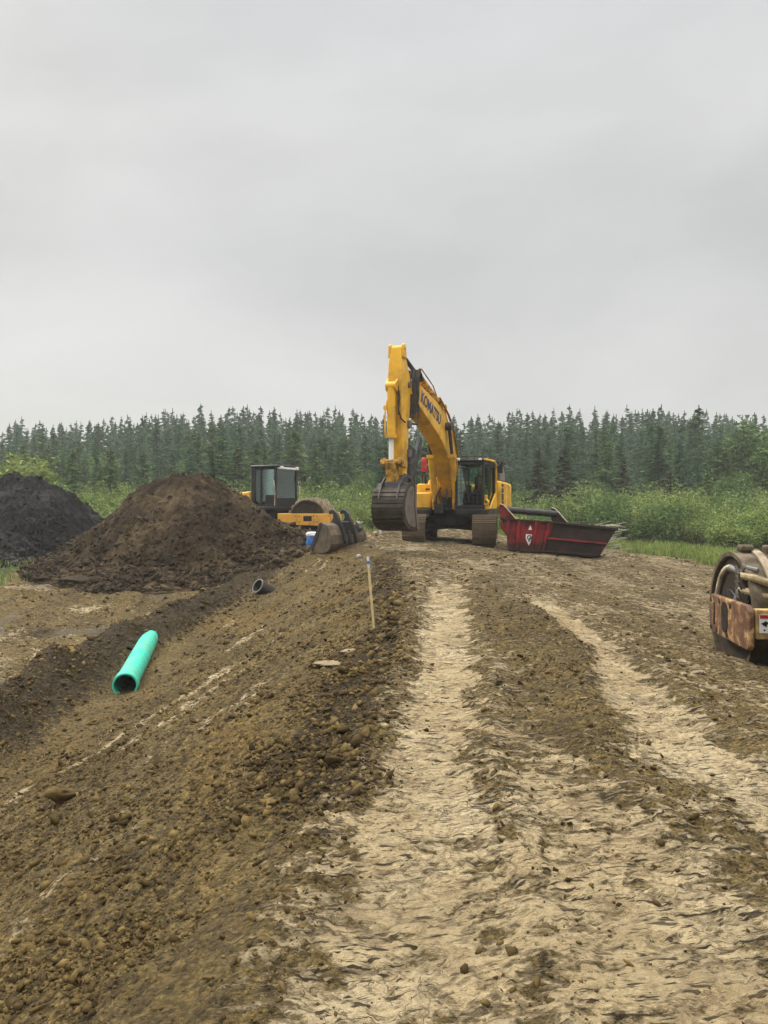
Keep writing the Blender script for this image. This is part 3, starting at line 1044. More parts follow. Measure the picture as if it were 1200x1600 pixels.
def scatter(name, label, P, S, mat, sub, seed, flat=(0.55, 0.95), smooth=False):
    """many clods as one mesh of stuff"""
    var = clod_variants(sub, 14, seed)
    r = np.random.default_rng(seed)
    n = len(P)
    which = r.integers(0, len(var), n)
    Vs, Fs, off = [], [], 0
    for k, (V, F) in enumerate(var):
        id_ = np.where(which == k)[0]
        if not len(id_):
            continue
        m = len(id_)
        a = r.uniform(0, 2 * np.pi, m)
        fl = r.uniform(*flat, m)
        el = r.uniform(0.7, 1.35, m)
        sx, sy, sz = S[id_] * el, S[id_], S[id_] * fl
        tx, ty = r.normal(0, 0.3, m), r.normal(0, 0.3, m)
        W = np.empty((m, len(V), 3))
        vx = V[None, :, 0] * sx[:, None]
        vy = V[None, :, 1] * sy[:, None]
        vz = V[None, :, 2] * sz[:, None]
        W[..., 0] = vx * np.cos(a)[:, None] - vy * np.sin(a)[:, None]
        W[..., 1] = vx * np.sin(a)[:, None] + vy * np.cos(a)[:, None]
        W[..., 2] = vz + tx[:, None] * W[..., 0] + ty[:, None] * W[..., 1]
        W += P[id_][:, None, :]
        Vs.append(W.reshape(-1, 3))
        Fs.append((F[None] + (np.arange(m) * len(V))[:, None, None]).reshape(-1, 3) + off)
        off += m * len(V)
    o = np_mesh(name, np.concatenate(Vs), np.concatenate(Fs), mat, smooth=smooth, nper=3)
    tag(o, label, None, None, 'stuff')
    return o


def fan_points(n, y0, y1, seed, tmax=0.72):
    r = np.random.default_rng(seed)
    y = np.exp(r.uniform(math.log(y0), math.log(y1), n))
    x = r.uniform(-tmax, tmax, n) * (y + 0.6)
    return x, y, r


# clods on the ground
x, y, r_ = fan_points(900000, 2.0, 30, 5)
z, mk, fl_ = H1(x, y, True)
prob = np.clip((mk[3] - 0.28) * 1.05, 0.02, 1) * (1 - 0.9 * mk[0]) * (1 - mk[4]) * (1 - mk[5])
clump = sst(-0.3, 0.5, fbm(x * 1.4, y * 1.4, 3, 201))
keep = r_.uniform(0, 1, len(x)) < prob * (0.25 + 0.75 * clump) * 0.62
x, y, z, mkr = x[keep], y[keep], z[keep], mk[3][keep]
S = np.clip(r_.lognormal(math.log(0.0092), 0.66, len(x)), 0.0035, 0.050) * (0.5 + 0.6 * mkr) * np.interp(y, [2, 5, 12, 30], [0.75, 1.0, 1.5, 2.2])
P = np.stack([x, y, z + S * 0.15], -1)
near = (S / y) > 0.0042
scatter('soil_clods', 'crumbled brown soil clods along the road shoulder and bank', P[near], S[near], CLODM, 1, 3)
scatter('soil_crumbs', 'small soil crumbs scattered over bank and road', P[~near], S[~near], CLODM, 1, 4)

# crumbs on the two heaps
for k, (Pd, mat_, nm, lb) in enumerate(((P1, BROWN, 'soil_clods', 'loose clods on the brown heap'), (P2, PEAT, 'soil_clods', 'loose clods on the black peat heap'))):
    X, Y, Z, G = Pd
    ok = np.argwhere(Z > G - 0.02)
    r = np.random.default_rng(60 + k)
    idx = ok[r.integers(0, len(ok), 30000)]
    foot = np.exp(-(Z - G)[idx[:, 0], idx[:, 1]] * 0.9)
    kp = r.uniform(0, 1, len(idx)) < 0.35 + 0.65 * foot
    idx, foot = idx[kp], foot[kp]
    S = np.clip(r.lognormal(math.log(0.034), 0.6, len(idx)), 0.012, 0.17) * (0.6 + 0.9 * foot)
    PP = np.stack([X[idx[:, 0], idx[:, 1]] + r.normal(0, .02, len(idx)), Y[idx[:, 0], idx[:, 1]], Z[idx[:, 0], idx[:, 1]] + S * 0.05], -1)
    scatter(nm, lb, PP, S, mat_, 1, 70 + k)

# larger single lumps and slabs one can point at
lumps = [((-2.83, 6.75), 0.16, 0.8, CLODM, 'grey-brown rock in the trough at the left edge of the photo'),
         ((-0.60, 8.4), 0.17, 0.20, SLABM, 'largest pale clay flake on the shoulder below the wooden stake'),
         ((-0.40, 8.75), 0.11, 0.24, SLABM, 'small pale clay flake just behind the largest one below the stake'),
         ((-0.62, 2.75), 0.03, 0.35, CLODM, 'small grey stone chip beside the cracked clay crust'),
         ((-9.6, 24.6), 0.62, 0.6, BROWN, 'rounded clod lying between the foot of the two heaps')]
for (lx, ly), s, f, mt, lb in lumps:
    V, F = clod_variants(4, 1, lx * 3 + 1)[0]
    d = V * np.array([1.25, 0.85, f]) * s
    o = np_mesh('clay_lump', d, F, mt, smooth=False, nper=3)
    o.location = (lx, ly, gz(lx, ly) + s * f * 0.35)
    o.rotation_euler = (0, 0, 0.5 + lx)
    tag(o, lb, 'clod')

# ------------------------------------------------------------------ haze (air of a wet day)
hz = MB().box((0, 440, 10.7), (1960, 1020, 28)).build('haze', bpy.data.materials.new('haze_air'), smooth=0)
hm = hz.data.materials[0]
hm.use_nodes = True
hm.node_tree.nodes.clear()
ho = hm.node_tree.nodes.new('ShaderNodeOutputMaterial')
pv = hm.node_tree.nodes.new('ShaderNodeVolumePrincipled')
pv.inputs['Color'].default_value = (*HAZE_COLOR, 1)
pv.inputs['Density'].default_value = HAZE_DENSITY
pv.inputs['Anisotropy'].default_value = 0.2
hm.node_tree.links.new(pv.outputs[0], ho.inputs['Volume'])
tag(hz, 'thin grey haze of a drizzly day', None, None, 'stuff')


# ================================================================== EXCAVATOR
EXC = (2.55, 28.3)
EZ = 0.33
ex = thing('excavator', 'yellow tracked excavator on the clay road, boom raised and bucket curled under', 'excavator', (EXC[0], EXC[1], EZ))
MU = Matrix.Rotation(R(-9), 4, 'Z')
MT = Matrix.Translation((0.10, 0, 0)) @ Matrix.Rotation(R(-20.2), 4, 'Z')


def pl(s, z, x):          # boom plane: s forward of the boom foot, z above ground, x across
    return Vector((x, -0.7 - s, z))


def eb(mb, name, mat, parent=ex, bevel=0.0, M=MT, smooth=35):
    return mb.xf(M).build(name, mat, parent, bevel, smooth)


# ---- tracks
def track_path():
    L, r = 1.98, 0.47
    pts = []
    for i in range(13):
        a = math.pi / 2 + math.pi * i / 12
        pts.append((-L + r * math.cos(a) * 0.97, 0.49 + r * math.sin(a)))
    for i in range(13):
        a = -math.pi / 2 + math.pi * i / 12
        pts.append((L + r * math.cos(a) * 0.97, 0.49 + r * math.sin(a)))
    pts.append(pts[0])
    return pts


def resample(pts, step):
    d = [0]
    for a, b in zip(pts, pts[1:]):
        d.append(d[-1] + math.hypot(b[0] - a[0], b[1] - a[1]))
    n = int(round(d[-1] / step))
    o = []
    for i in range(n):
        t = d[-1] * i / n
        k = max(j for j in range(len(d)) if d[j] <= t)
        k = min(k, len(pts) - 2)
        f = (t - d[k]) / (d[k + 1] - d[k] + 1e-9)
        p = (pts[k][0] + f * (pts[k + 1][0] - pts[k][0]), pts[k][1] + f * (pts[k + 1][1] - pts[k][1]))
        tx, tz = pts[k + 1][0] - pts[k][0], pts[k + 1][1] - pts[k][1]
        o.append((p, math.atan2(tz, tx)))
    return o


for sx in (-1, 1):
    cx = sx * 1.19
    sh = MB()
    for (py, pz), a in resample(track_path(), 0.203):
        Mx = Matrix.Translation((cx, py, pz)) @ Matrix.Rotation(a, 4, 'X')
        k = MB().box((0, 0, 0), (0.80, 0.188, 0.035))
        for gy in (-0.075, 0.0, 0.075):
            k.box((0, gy, -0.034), (0.79, 0.016, 0.045))
        for gx in (-0.13, 0.13):
            k.box((gx, 0, 0.045), (0.05, 0.19, 0.07))
        sh.add([Mx @ v for v in k.v], k.f)
    tr = eb(sh, 'track', SHOE, M=MU, smooth=0)
    fr = MB()
    fr.prism([(-1.75, 0.34), (1.75, 0.34), (1.75, 0.66), (1.2, 0.74), (-1.2, 0.74), (-1.75, 0.66)], lambda u, v, q: (q, u, v), cx - 0.19, cx + 0.19)
    eb(fr, 'track_frame', DKST, tr, 0.02, MU)
    for nm, yy in (('idler', -1.98), ('sprocket', 1.98)):
        c = MB().cyl((cx - 0.09, yy, 0.49), (cx + 0.09, yy, 0.49), 0.38, n=28)
        c.cyl((cx - 0.2, yy, 0.49), (cx + 0.2, yy, 0.49), 0.16, n=20)
        eb(c, nm, DKST, tr, 0.01, MU)
    for i in range(8):
        yy = -1.5 + i * 0.43
        eb(MB().cyl((cx - 0.16, yy, 0.2), (cx + 0.16, yy, 0.2), 0.1, n=14), 'track_roller', DKST, tr, 0, MU)
# ---- car body with mud
cb = MB()
cb.cyl((0, 0, 0.62), (0, 0, 0.92), 0.78, 0.72, 32)
for sx in (-1, 1):
    for sy in (-1, 1):
        cb.loft([[Vector((sx * 0.3 + a, sy * 0.35 + b, c)) for a, b, c in ((-.3, -.3, .5), (.3, -.3, .5), (.3, .3, .88), (-.3, .3, .88))],
                 [Vector((sx * 1.1 + a * .4, sy * 1.15 + b, c)) for a, b, c in ((-.3, -.25, .42), (.3, -.25, .42), (.3, .25, .68), (-.3, .25, .68))]])
eb(cb.box((0, 0, 0.62), (1.7, 1.0, 0.28)), 'car_body', DKST, ex, 0.02, MU)
eb(MB().cyl((0, 0, 0.84), (0, 0, 1.04), 0.70, 0.68, 40), 'slew_ring', BLK, M=MT)
# ---- deck
dk = MB()
dk.prism([(-1.58, 2.2), (-1.58, -1.35), (-0.52, -1.55), (-0.42, -0.9), (0.42, -0.9), (0.46, -1.78), (1.58, -1.78), (1.58, 2.2)], lambda u, v, q: (u, v, q), 1.02, 1.20)
dk.box((0, 0.4, 0.97), (1.5, 2.2, 0.12))
eb(dk, 'deck', BLK, bevel=0.02)
# boom foot brackets
br = MB()
for x in (-0.38, 0.38):
    br.prism([(-0.5, 1.18), (0.95, 1.18), (0.95, 1.45), (0.25, 2.0), (-0.15, 2.0)], lambda u, v, q: pl(u, v, q), x - 0.03, x + 0.03)
eb(br, 'boom_bracket', YELD, bevel=0.01)
sw = MB().box((-0.2, -1.35, 1.22), (0.34, 0.5, 0.3)).cyl((0.0, -1.3, 1.2), (0.0, -1.3, 1.62), 0.16, n=18).tube([(-.3, -1.5, 1.3), (-.28, -1.62, 1.6), (-.15, -1.5, 1.95)], 0.03).tube([(.12, -1.6, 1.25), (.14, -1.7, 1.55), (.05, -1.5, 1.9)], 0.03).tube([(.26, -1.55, 1.25), (.28, -1.66, 1.5), (.2, -1.4, 1.85)], 0.03)
eb(sw, 'swing_motor', BLK)
# ---- right-hand side boxes, hood, counterweight
tb = MB().box((-1.06, -0.90, 1.50), (0.98, 0.82, 0.58))
tbx = eb(tb, 'tool_box', YEL, bevel=0.06)
eb(MB().box((-1.44, -1.318, 1.50), (0.1, 0.012, 0.17)), 'lamp_recess', BLK, tbx, 0.01)
ft = MB().prism([(-1.56, 1.22), (-0.5, 1.22), (-0.5, 2.13), (-1.32, 2.13), (-1.4, 2.05), (-1.5, 2.0)], lambda u, v, q: (u, q, v), -0.46, 0.95)
ftx = eb(ft, 'fuel_tank', YEL, bevel=0.05)
eb(MB().box((-0.95, -0.467, 1.92), (0.16, 0.012, 0.06)), 'latch', BLK, ftx)
eng = MB().prism([(-1.58, 1.22), (1.5, 1.22), (1.5, 1.95), (1.4, 2.1), (-0.2, 2.1), (-0.3, 2.42), (-1.2, 2.42), (-1.35, 2.3), (-1.45, 2.1)], lambda u, v, q: (u, q, v), 0.98, 2.2)
eb(eng, 'engine_hood', YEL, bevel=0.06)
cw = []
for k in range(17):
    a = math.pi * k / 16
    cw.append((1.59 * math.cos(a) if abs(math.cos(a)) > .01 else 0, 2.21 + 0.95 * math.sin(a) ** 0.6))
eb(MB().prism(cw, lambda u, v, q: (u, v, q), 1.1, 2.17), 'counterweight', YEL, bevel=0.09)
# side panel behind cab (rounded, with stripe decal)
sp_ = MB().prism([(0.42, 1.21), (2.20, 1.21), (2.20, 2.06), (2.08, 2.2), (0.42, 2.24)], lambda u, v, q: (q, u, v), 0.62, 1.585)
spp = eb(sp_, 'side_panel', YEL, bevel=0.10)
for z0, z1 in ((2.02, 2.12), (1.80, 1.96), (1.52, 1.76), (1.26, 1.50)):
    eb(MB().box((1.20, 0.413, (z0 + z1) / 2), (0.30, 0.012, z1 - z0)), 'stripe_decal', DKST, spp)
    eb(MB().box((1.592, 0.72, (z0 + z1) / 2), (0.012, 0.34, z1 - z0)), 'stripe_decal', DKST, spp)
eb(MB().box((1.21, 0.405, 1.64), (0.12, 0.008, 0.14)), 'panel_mark', WHT, spp)
eb(MB().box((1.21, 0.405, 1.38), (0.18, 0.008, 0.16)), 'panel_mark', WHT, spp)
cowl = MB().prism([(0.55, 2.24), (1.6, 2.24), (1.55, 2.5), (1.35, 2.74), (1.0, 2.88), (0.55, 2.88)], lambda u, v, q: (q, u, v), 1.06, 1.52)
cw2 = eb(cowl, 'air_intake_cowl', GREYP, bevel=0.05)
sl2 = MB()
for k in range(5):
    sl2.box((1.29, 0.543, 2.32 + k * 0.1), (0.34, 0.012, 0.045))
eb(sl2, 'intake_slots', BLK, cw2)
# ---- cab
CX0, CX1, CY0, CY1, CZ0, CZ1 = 0.42, 1.44, -1.72, 0.08, 1.21, 2.84
cabp = MB()
p_ = 0.075


def post(x, y, z0, z1, dx=p_, dy=p_):
    cabp.box((x, y, (z0 + z1) / 2), (dx, dy, z1 - z0))


post(CX0 + p_ / 2, CY0 + p_ / 2, CZ0, CZ1)
post(CX1 - p_ / 2, CY0 + p_ / 2, CZ0, CZ1)
post(CX0 + p_ / 2, CY1, CZ0, CZ1)
post(CX1 - p_ / 2, CY1, CZ0, CZ1, 0.09, 0.12)
post(CX1 - 0.045, -0.72, CZ0 + 0.3, CZ1, 0.05, 0.07)
cabp.box(((CX0 + CX1) / 2, (CY0 + CY1) / 2, CZ0 + 0.06), (CX1 - CX0, CY1 - CY0, 0.12))
cabp.box(((CX0 + CX1) / 2, CY0 + 0.04, CZ1 - 0.06), (CX1 - CX0, 0.08, 0.12))
cabp.box(((CX0 + CX1) / 2, CY1, CZ1 - 0.06), (CX1 - CX0, 0.1, 0.12))
cabp.box((CX1 - 0.04, (CY0 + CY1) / 2, CZ1 - 0.06), (0.07, CY1 - CY0, 0.12))
cabp.box((CX0 + 0.04, (CY0 + CY1) / 2, CZ1 - 0.06), (0.07, CY1 - CY0, 0.12))
cabp.box(((CX0 + CX1) / 2, CY1, CZ0 + 0.32), (CX1 - CX0, 0.07, 0.6))
cab = eb(cabp, 'cab', BLK, bevel=0.02)
eb(MB().box(((CX0 + CX1) / 2, (CY0 + CY1) / 2, CZ1 + 0.03), (CX1 - CX0 + 0.02, CY1 - CY0 + 0.05, 0.07)), 'cab_roof', BLK, cab, 0.03)
eb(MB().box(((CX0 + CX1) / 2, CY0 + 0.03, (CZ0 + CZ1) / 2), (CX1 - CX0 - 0.16, 0.012, CZ1 - CZ0 - 0.22)), 'windshield', GLS, cab, 0, smooth=0)
eb(MB().prism([(CY0 + .09, CZ0 + .15), (-.1, CZ0 + .15), (0.02, CZ0 + .5), (0.02, CZ1 - .1), (CY0 + .09, CZ1 - .1)], lambda u, v, q: (q, u, v), CX1 - .05, CX1 - .04), 'door_glass', GLS, cab, 0, smooth=0)
eb(MB().box((CX0 + .04, -.8, 2.0), (0.012, 1.6, 1.4)), 'side_glass', GLS, cab, 0, smooth=0)
eb(MB().box(((CX0 + CX1) / 2, CY1, 2.25), (0.86, 0.012, 0.9)), 'rear_glass', GLS, cab, 0, smooth=0)
gd = MB()
for k in range(7):
    x = CX0 + 0.07 + k * (CX1 - CX0 - .14) / 6
    gd.cyl((x, CY0 - .045, CZ0 + .08), (x, CY0 - .045, CZ1 - .06), 0.007, n=6)
for k in range(11):
    z = CZ0 + 0.1 + k * (CZ1 - CZ0 - .18) / 10
    gd.cyl((CX0 + .06, CY0 - .05, z), (CX1 - .06, CY0 - .05, z), 0.008, n=6)
eb(gd, 'guard_grid', DKST, cab)
eb(MB().tube([(CX0 + .5, CY0 - .02, CZ0 + .25), (CX0 + .33, CY0 - .03, CZ1 - .45), (CX0 + .36, CY0 - .03, CZ1 - .2)], 0.02, 6), 'wiper', BLK, cab)
# yellow door panel and pillar
yd = MB()
yd.prism([(-0.95, CZ0 + .0), (0.2, CZ0 + .0), (0.2, CZ0 + .62), (-0.05, CZ0 + .52)], lambda u, v, q: (q, u, v), CX1 - .01, CX1 + .05)
yd.tube([(CX1 + .02, CY0 + .1, CZ1 + .06), (CX1 + .03, -.2, CZ1 + .06), (CX1 + .03, .02, CZ1 - .02), (CX1 + .03, .1, CZ1 - .25), (CX1 + .03, .1, CZ0 + .4)], 0.05, 8)
eb(yd, 'door_panel', YEL, cab, 0.01)
hb = MB().ring((CX1 + .02, -1.5, CZ0 + .22), (0.25, 1, 0), 0.06, 0.12, 0.1, 18).box((CX1 + .03, -1.48, CZ0 + .08), (.16, .1, .2)).box((CX1 + .02, -1.5, CZ0 + .38), (.1, .08, .2))
eb(hb, 'handrail', YEL, cab, 0.02)
eb(MB().box((CX0 + .1, CY0 - .04, CZ1 + .07), (.17, .12, .1)), 'work_light', WHT, cab, 0.02)
eb(MB().box((CX1 - .12, CY0 - .04, CZ1 + .06), (.1, .1, .07)), 'work_light', WHT, cab, 0.02)
an = MB().cyl((CX0 + .5, -.9, CZ1 + .05), (CX0 + .5, -.9, CZ1 + .26), 0.012, n=6)
for (a, b) in (((CX0 + .05, CY0 + .1), (CX1 - .1, CY0 + .1)), ((CX0 + .05, -.1), (CX1 - .1, -.1)), ((CX0 + .05, CY0 + .1), (CX0 + .05, -.1)), ((CX1 - .1, CY0 + .1), (CX1 - .1, -.1))):
    an.cyl((*a, CZ1 + .17), (*b, CZ1 + .17), 0.015, n=6)
    an.cyl((*a, CZ1 + .04), (*a, CZ1 + .17), 0.012, n=6)
eb(an, 'roof_rail', DKST, cab)
se = MB().box((1.08, -.75, 1.72), (.52, .5, .14)).box((1.08, -.5, 2.05), (.5, .14, .62)).box((1.08, -.5, 2.46), (.28, .1, .2)).box((1.08, -.75, 1.5), (.3, .3, .36))
seat = eb(se, 'seat', BLK, cab, 0.04)
eb(MB().box((1.16, -.63, 2.12), (.36, .1, .42)).box((1.0, -.85, 1.86), (.25, .42, .1)), 'seat_cover', SEATM, seat, 0.04)
eb(MB().box((.8, -1.2, 1.7), (.12, .2, .7)).cyl((.8, -1.2, 2.0), (.8, -1.25, 2.18), .02), 'console', BLK, cab, .02)
mr_ = MB().tube([(CX1 + .02, -.1, 2.62), (CX1 + .16, .3, 2.9), (CX1 + .12, .36, 3.0)], .018, 6).box((CX1 + .12, .38, 2.72), (.2, .06, .42))
eb(mr_, 'mirror', BLK, cab, 0.01)
# ---- handrails and extinguisher post on the right
for pth, rr_0 in (([(-1.45, -.4, 2.1), (-1.5, -.45, 2.55), (-1.3, -.45, 2.62), (-1.05, -.45, 2.6), (-1.02, -.44, 2.1)], .022), ([(-1.2, -.3, 2.1), (-1.15, -.4, 2.5), (-1.1, -.44, 2.6), (-1.0, -.3, 2.1)], .025),
                  ([(-1.5, -.3, 2.1), (-1.5, -.3, 2.95), (-1.1, -.3, 2.95), (-1.1, -.3, 2.1)], .015), ([(-.6, .3, 2.1), (-.6, .3, 3.0)], .018)):
    eb(MB().tube(pth, rr_0, 6), 'grab_rail', BLK)
eb(MB().cyl((-.85, .2, 2.1), (-.85, .2, 2.3), .05), 'filler_cap', BLK)
# ---- boom
BC = [(0.0, 1.75, .28), (0.28, 2.30, .38), (0.66, 2.95, .46), (1.14, 3.52, .52), (1.75, 3.90, .54), (2.45, 4.14, .50), (3.4, 4.38, .43), (4.5, 4.64, .33), (5.22, 4.80, .20)]
top, bot = [], []
for i, (s, z, th) in enumerate(BC):
    a = BC[max(i - 1, 0)]
    b = BC[min(i + 1, len(BC) - 1)]
    t = Vector((b[0] - a[0], b[1] - a[1])).normalized()
    n_ = Vector((-t.y, t.x))
    top.append((s + n_.x * th, z + n_.y * th))
    bot.append((s - n_.x * th, z - n_.y * th))
endc = [(5.62, 4.98), (5.66, 4.82), (5.58, 4.68)]
bm_ = MB()
rings = []
for (a, b) in zip(top, bot):
    rings.append([pl(*a, -.27), pl(*a, .27), pl(*b, .27), pl(*b, -.27)])
bm_.loft(rings)
bm_.cyl(pl(5.36, 4.83, -.2), pl(5.36, 4.83, .2), .17, n=20)
boom = eb(bm_, 'boom', YEL, bevel=0.025, smooth=30)
# dark bellows of hoses in front of the boom head
# lettering
fc = bpy.data.curves.new('lettering', 'FONT')
fc.body = 'KOMATSU'
fc.size = 0.50
fc.offset = 0.012
fc.extrude = 0.004
fc.align_x = 'CENTER'
fc.align_y = 'CENTER'
fo = bpy.data.objects.new('lettering_curve', fc)
COL.objects.link(fo)
dg = bpy.context.evaluated_depsgraph_get()
fm = bpy.data.meshes.new_from_object(fo.evaluated_get(dg))
bpy.data.objects.remove(fo, do_unlink=True)
let = bpy.data.objects.new('lettering', fm)
fm.materials.clear()
fm.materials.append(NAVY)
COL.objects.link(let)
ds = (Vector((2.45, 4.14)) - Vector((4.5, 4.64))).normalized()
xd = pl(ds.x, ds.y, 0) - pl(0, 0, 0)
xd = Vector((0, -ds.x, ds.y))
nd = Vector((1, 0, 0))
yd_ = nd.cross(xd)
ML = Matrix((( xd.x, yd_.x, nd.x, 0), (xd.y, yd_.y, nd.y, 0), (xd.z, yd_.z, nd.z, 0), (0, 0, 0, 1)))
fm.transform(Matrix.Diagonal((0.95, 1.0, 1, 1)))
fm.transform(Matrix.Translation(pl(3.36, 4.385, 0.276)) @ ML)
fm.transform(MT)
let.parent = boom
# boom pipes along the top
pp = MB()
for x in (-.2, .22):
    pp.tube([pl(s + .02, z + th + .10, x) for s, z, th in [BC[i] for i in (4, 5, 6, 7)]] + [pl(5.0, 5.15, x)], .028, 7)
for x in (.30, .34):
    pp.tube([pl(-.1, 2.2, x), pl(.3, 3.2, x), pl(.8, 3.95, x), pl(1.5, 4.42, x), pl(2.6, 4.85, x)], .022, 7)
pp.box(pl(2.3, 4.72, .2), (.25, .2, .1)).box(pl(3.3, 4.95, .2), (.2, .12, .1))
eb(pp, 'boom_pipes', YELD, boom)
# boom cylinders
for x in (-.38, .38):
    b0, b1 = Vector((.62, 1.40)), Vector((1.62, 4.00))
    m_ = b0 + (b1 - b0) * .62
    c = MB().cyl(pl(*b0, x), pl(*m_, x), .118, n=18).cyl(pl(*b0, x - .1), pl(*b0, x + .1), .15, n=16).box(pl(*m_, x), (.26, .24, .12)).tube([pl(b0.x + .05, b0.y + .4, x + .14), pl(m_.x - .1, m_.y - .1, x + .14)], .025, 6)
    bc = eb(c, 'boom_cylinder', YEL, bevel=0)
    eb(MB().cyl(pl(*m_, x), pl(*b1, x), .062, n=14), 'rod', ROD, bc)
    eb(MB().cyl(pl(*b1, x - .13), pl(*b1, x + .1), .14, n=16), 'rod_eye', DKST, bc)
# stick cylinder
a0, a1 = Vector((1.25, 4.66)), Vector((5.86, 5.86))
am = a0 + (a1 - a0) * .60
c = MB().cyl(pl(*a0, 0), pl(*am, 0), .13, n=18).cyl(pl(*a0, -.16), pl(*a0, .16), .15, n=16).cyl(pl(*(am - (a1 - a0) * .02), 0), pl(*(am + (a1 - a0) * .01), 0), .16, n=18).tube([pl(*a0, .0), pl(2.6, 5.25, .1), pl(3.9, 5.6, .1)], .022, 6)
sc_ = eb(c, 'stick_cylinder', YELD)
eb(MB().cyl(pl(*am, 0), pl(*a1, 0), .07, n=14), 'rod', ROD, sc_)
br2 = MB().prism([(.95, 4.15), (1.75, 4.4), (1.42, 4.74), (1.15, 4.74)], lambda u, v, q: pl(u, v, q), -.14, -.1)
br2.prism([(.95, 4.15), (1.75, 4.4), (1.42, 4.74), (1.15, 4.74)], lambda u, v, q: pl(u, v, q), .1, .14)
eb(br2, 'cylinder_bracket', YEL, boom, .01)
# hose bundle looping between boom head and stick
hh = MB()
for k, x in enumerate((-.1, .04, .16, .26, .35, .42)):
    hh.tube([pl(4.35, 5.05 + .02 * k, x * .7), pl(4.75, 5.32, x * .8), pl(5.05, 5.32 + .03 * (k % 2), x), pl(5.2, 5.05, x), pl(5.22, 4.5, x), pl(5.26, 4.1, x * .9), pl(5.36, 3.9, x * .7)], .042, 8)
hh.tube([pl(5.4, 3.72, .25), pl(5.15, 3.72, .36), pl(4.95, 3.95, .36), pl(4.9, 4.35, .33)], .03, 8)
eb(hh, 'hoses', RUB)
# ---- stick
sk = MB()


def stick_ring(rear, front, wdt):
    return [pl(*rear, -wdt), pl(*rear, wdt), pl(*front, wdt), pl(*front, -wdt)]


sk.loft([stick_ring((5.46, 1.98), (5.84, 2.02), .15), stick_ring((5.46, 2.5), (5.92, 2.45), .18), stick_ring((5.42, 3.4), (6.0, 3.4), .20), stick_ring((5.30, 4.3), (6.08, 4.3), .21),
         stick_ring((5.28, 5.0), (6.10, 4.9), .215), stick_ring((5.54, 5.45), (6.06, 5.4), .205), stick_ring((5.70, 5.86), (5.98, 5.88), .15)])
for x in (-.2, .2):
    sk.prism([(5.68, 5.56), (6.02, 5.56), (6.0, 5.93), (5.88, 5.99), (5.74, 5.93)], lambda u, v, q: pl(u, v, q), x - .035, x + .035)
sk.cyl(pl(5.86, 5.86, -.25), pl(5.86, 5.86, .25), .07, n=14)
sk.cyl(pl(5.62, 2.08, -.2), pl(5.62, 2.08, .2), .19, n=20)
stick = eb(sk, 'stick', YEL, bevel=0.025, smooth=30)
for z, r_p, x_s in ((4.86, .10, 5.46), (3.62, .05, 5.5), (2.9, .05, 5.5)):
    eb(MB().cyl(pl(x_s, z, -.26), pl(x_s, z, .26), r_p, n=16), 'pin', GRY, stick, .01)
eb(MB().box(pl(5.5, 3.7, .24), (.1, .16, .2)), 'hose_clamp', GRY, stick, .01)
eb(MB().box(pl(5.44, 2.85, .22), (.1, .2, .22)), 'hose_clamp', GRY, stick, .01)
# bucket cylinder in front of the stick
c0, c1 = Vector((6.20, 4.72)), Vector((6.22, 2.55))
cmid = Vector((6.21, 3.28))
c = MB().cyl(pl(*c0, -.06), pl(*cmid, -.06), .125, n=18).cyl(pl(*c0, -.2), pl(*c0, .1), .13, n=16).cyl(pl(cmid.x, cmid.y + .07, -.06), pl(cmid.x, cmid.y - .04, -.06), .16, n=18)
c.tube([pl(6.28, 4.3, -.16), pl(6.34, 4.0, -.2), pl(6.34, 3.3, -.2)], .022, 6).box(pl(6.28, 4.1, -.2), (.12, .08, .12))
c.prism([(5.98, 4.5), (6.1, 4.95), (6.3, 4.78), (6.24, 4.6)], lambda u, v, q: pl(u, v, q), -.22, -.17).prism([(5.98, 4.5), (6.1, 4.95), (6.3, 4.78), (6.24, 4.6)], lambda u, v, q: pl(u, v, q), .06, .11)
kc = eb(c, 'bucket_cylinder', YEL)
eb(MB().cyl(pl(*cmid, -.06), pl(*c1, -.06), .07, n=16), 'rod', CHR, kc)
sp2 = MB().tube([pl(6.1, 4.6, .12), pl(6.2, 4.3, .14), pl(6.14, 4.0, .14), pl(6.05, 3.8, .18), pl(5.9, 3.7, .26)], .022, 6).tube([pl(6.1, 4.75, .1), pl(6.16, 4.4, .18), pl(6.14, 3.9, .12)], .018, 6)
eb(sp2, 'hoses', RUB, stick)
# linkage
lk = MB()
for x in (-.26, .2):
    lk.prism([(5.75, 2.55), (6.3, 2.68), (6.36, 2.5), (6.2, 2.42), (5.75, 2.4)], lambda u, v, q: pl(u, v, q), x - .03, x + .05)
lk.cyl(pl(6.25, 2.55, -.36), pl(6.25, 2.55, .3), .08, n=16)
lk.prism([(6.1, 2.55), (6.36, 2.55), (6.3, 2.0), (6.12, 1.82), (6.0, 2.0)], lambda u, v, q: pl(u, v, q), -.19, .12)
eb(lk, 'linkage', YELD, bevel=.015)
cp = MB().prism([(5.3, 2.18), (5.75, 2.25), (6.3, 2.0), (6.36, 1.78), (5.4, 1.72)], lambda u, v, q: pl(u, v, q), -.24, .24)
cp.cyl(pl(6.16, 1.9, -.36), pl(6.16, 1.9, .36), .075, n=14).cyl(pl(5.62, 2.08, -.36), pl(5.62, 2.08, .36), .085, n=14)
eb(cp, 'quick_coupler', DKST, bevel=.02)
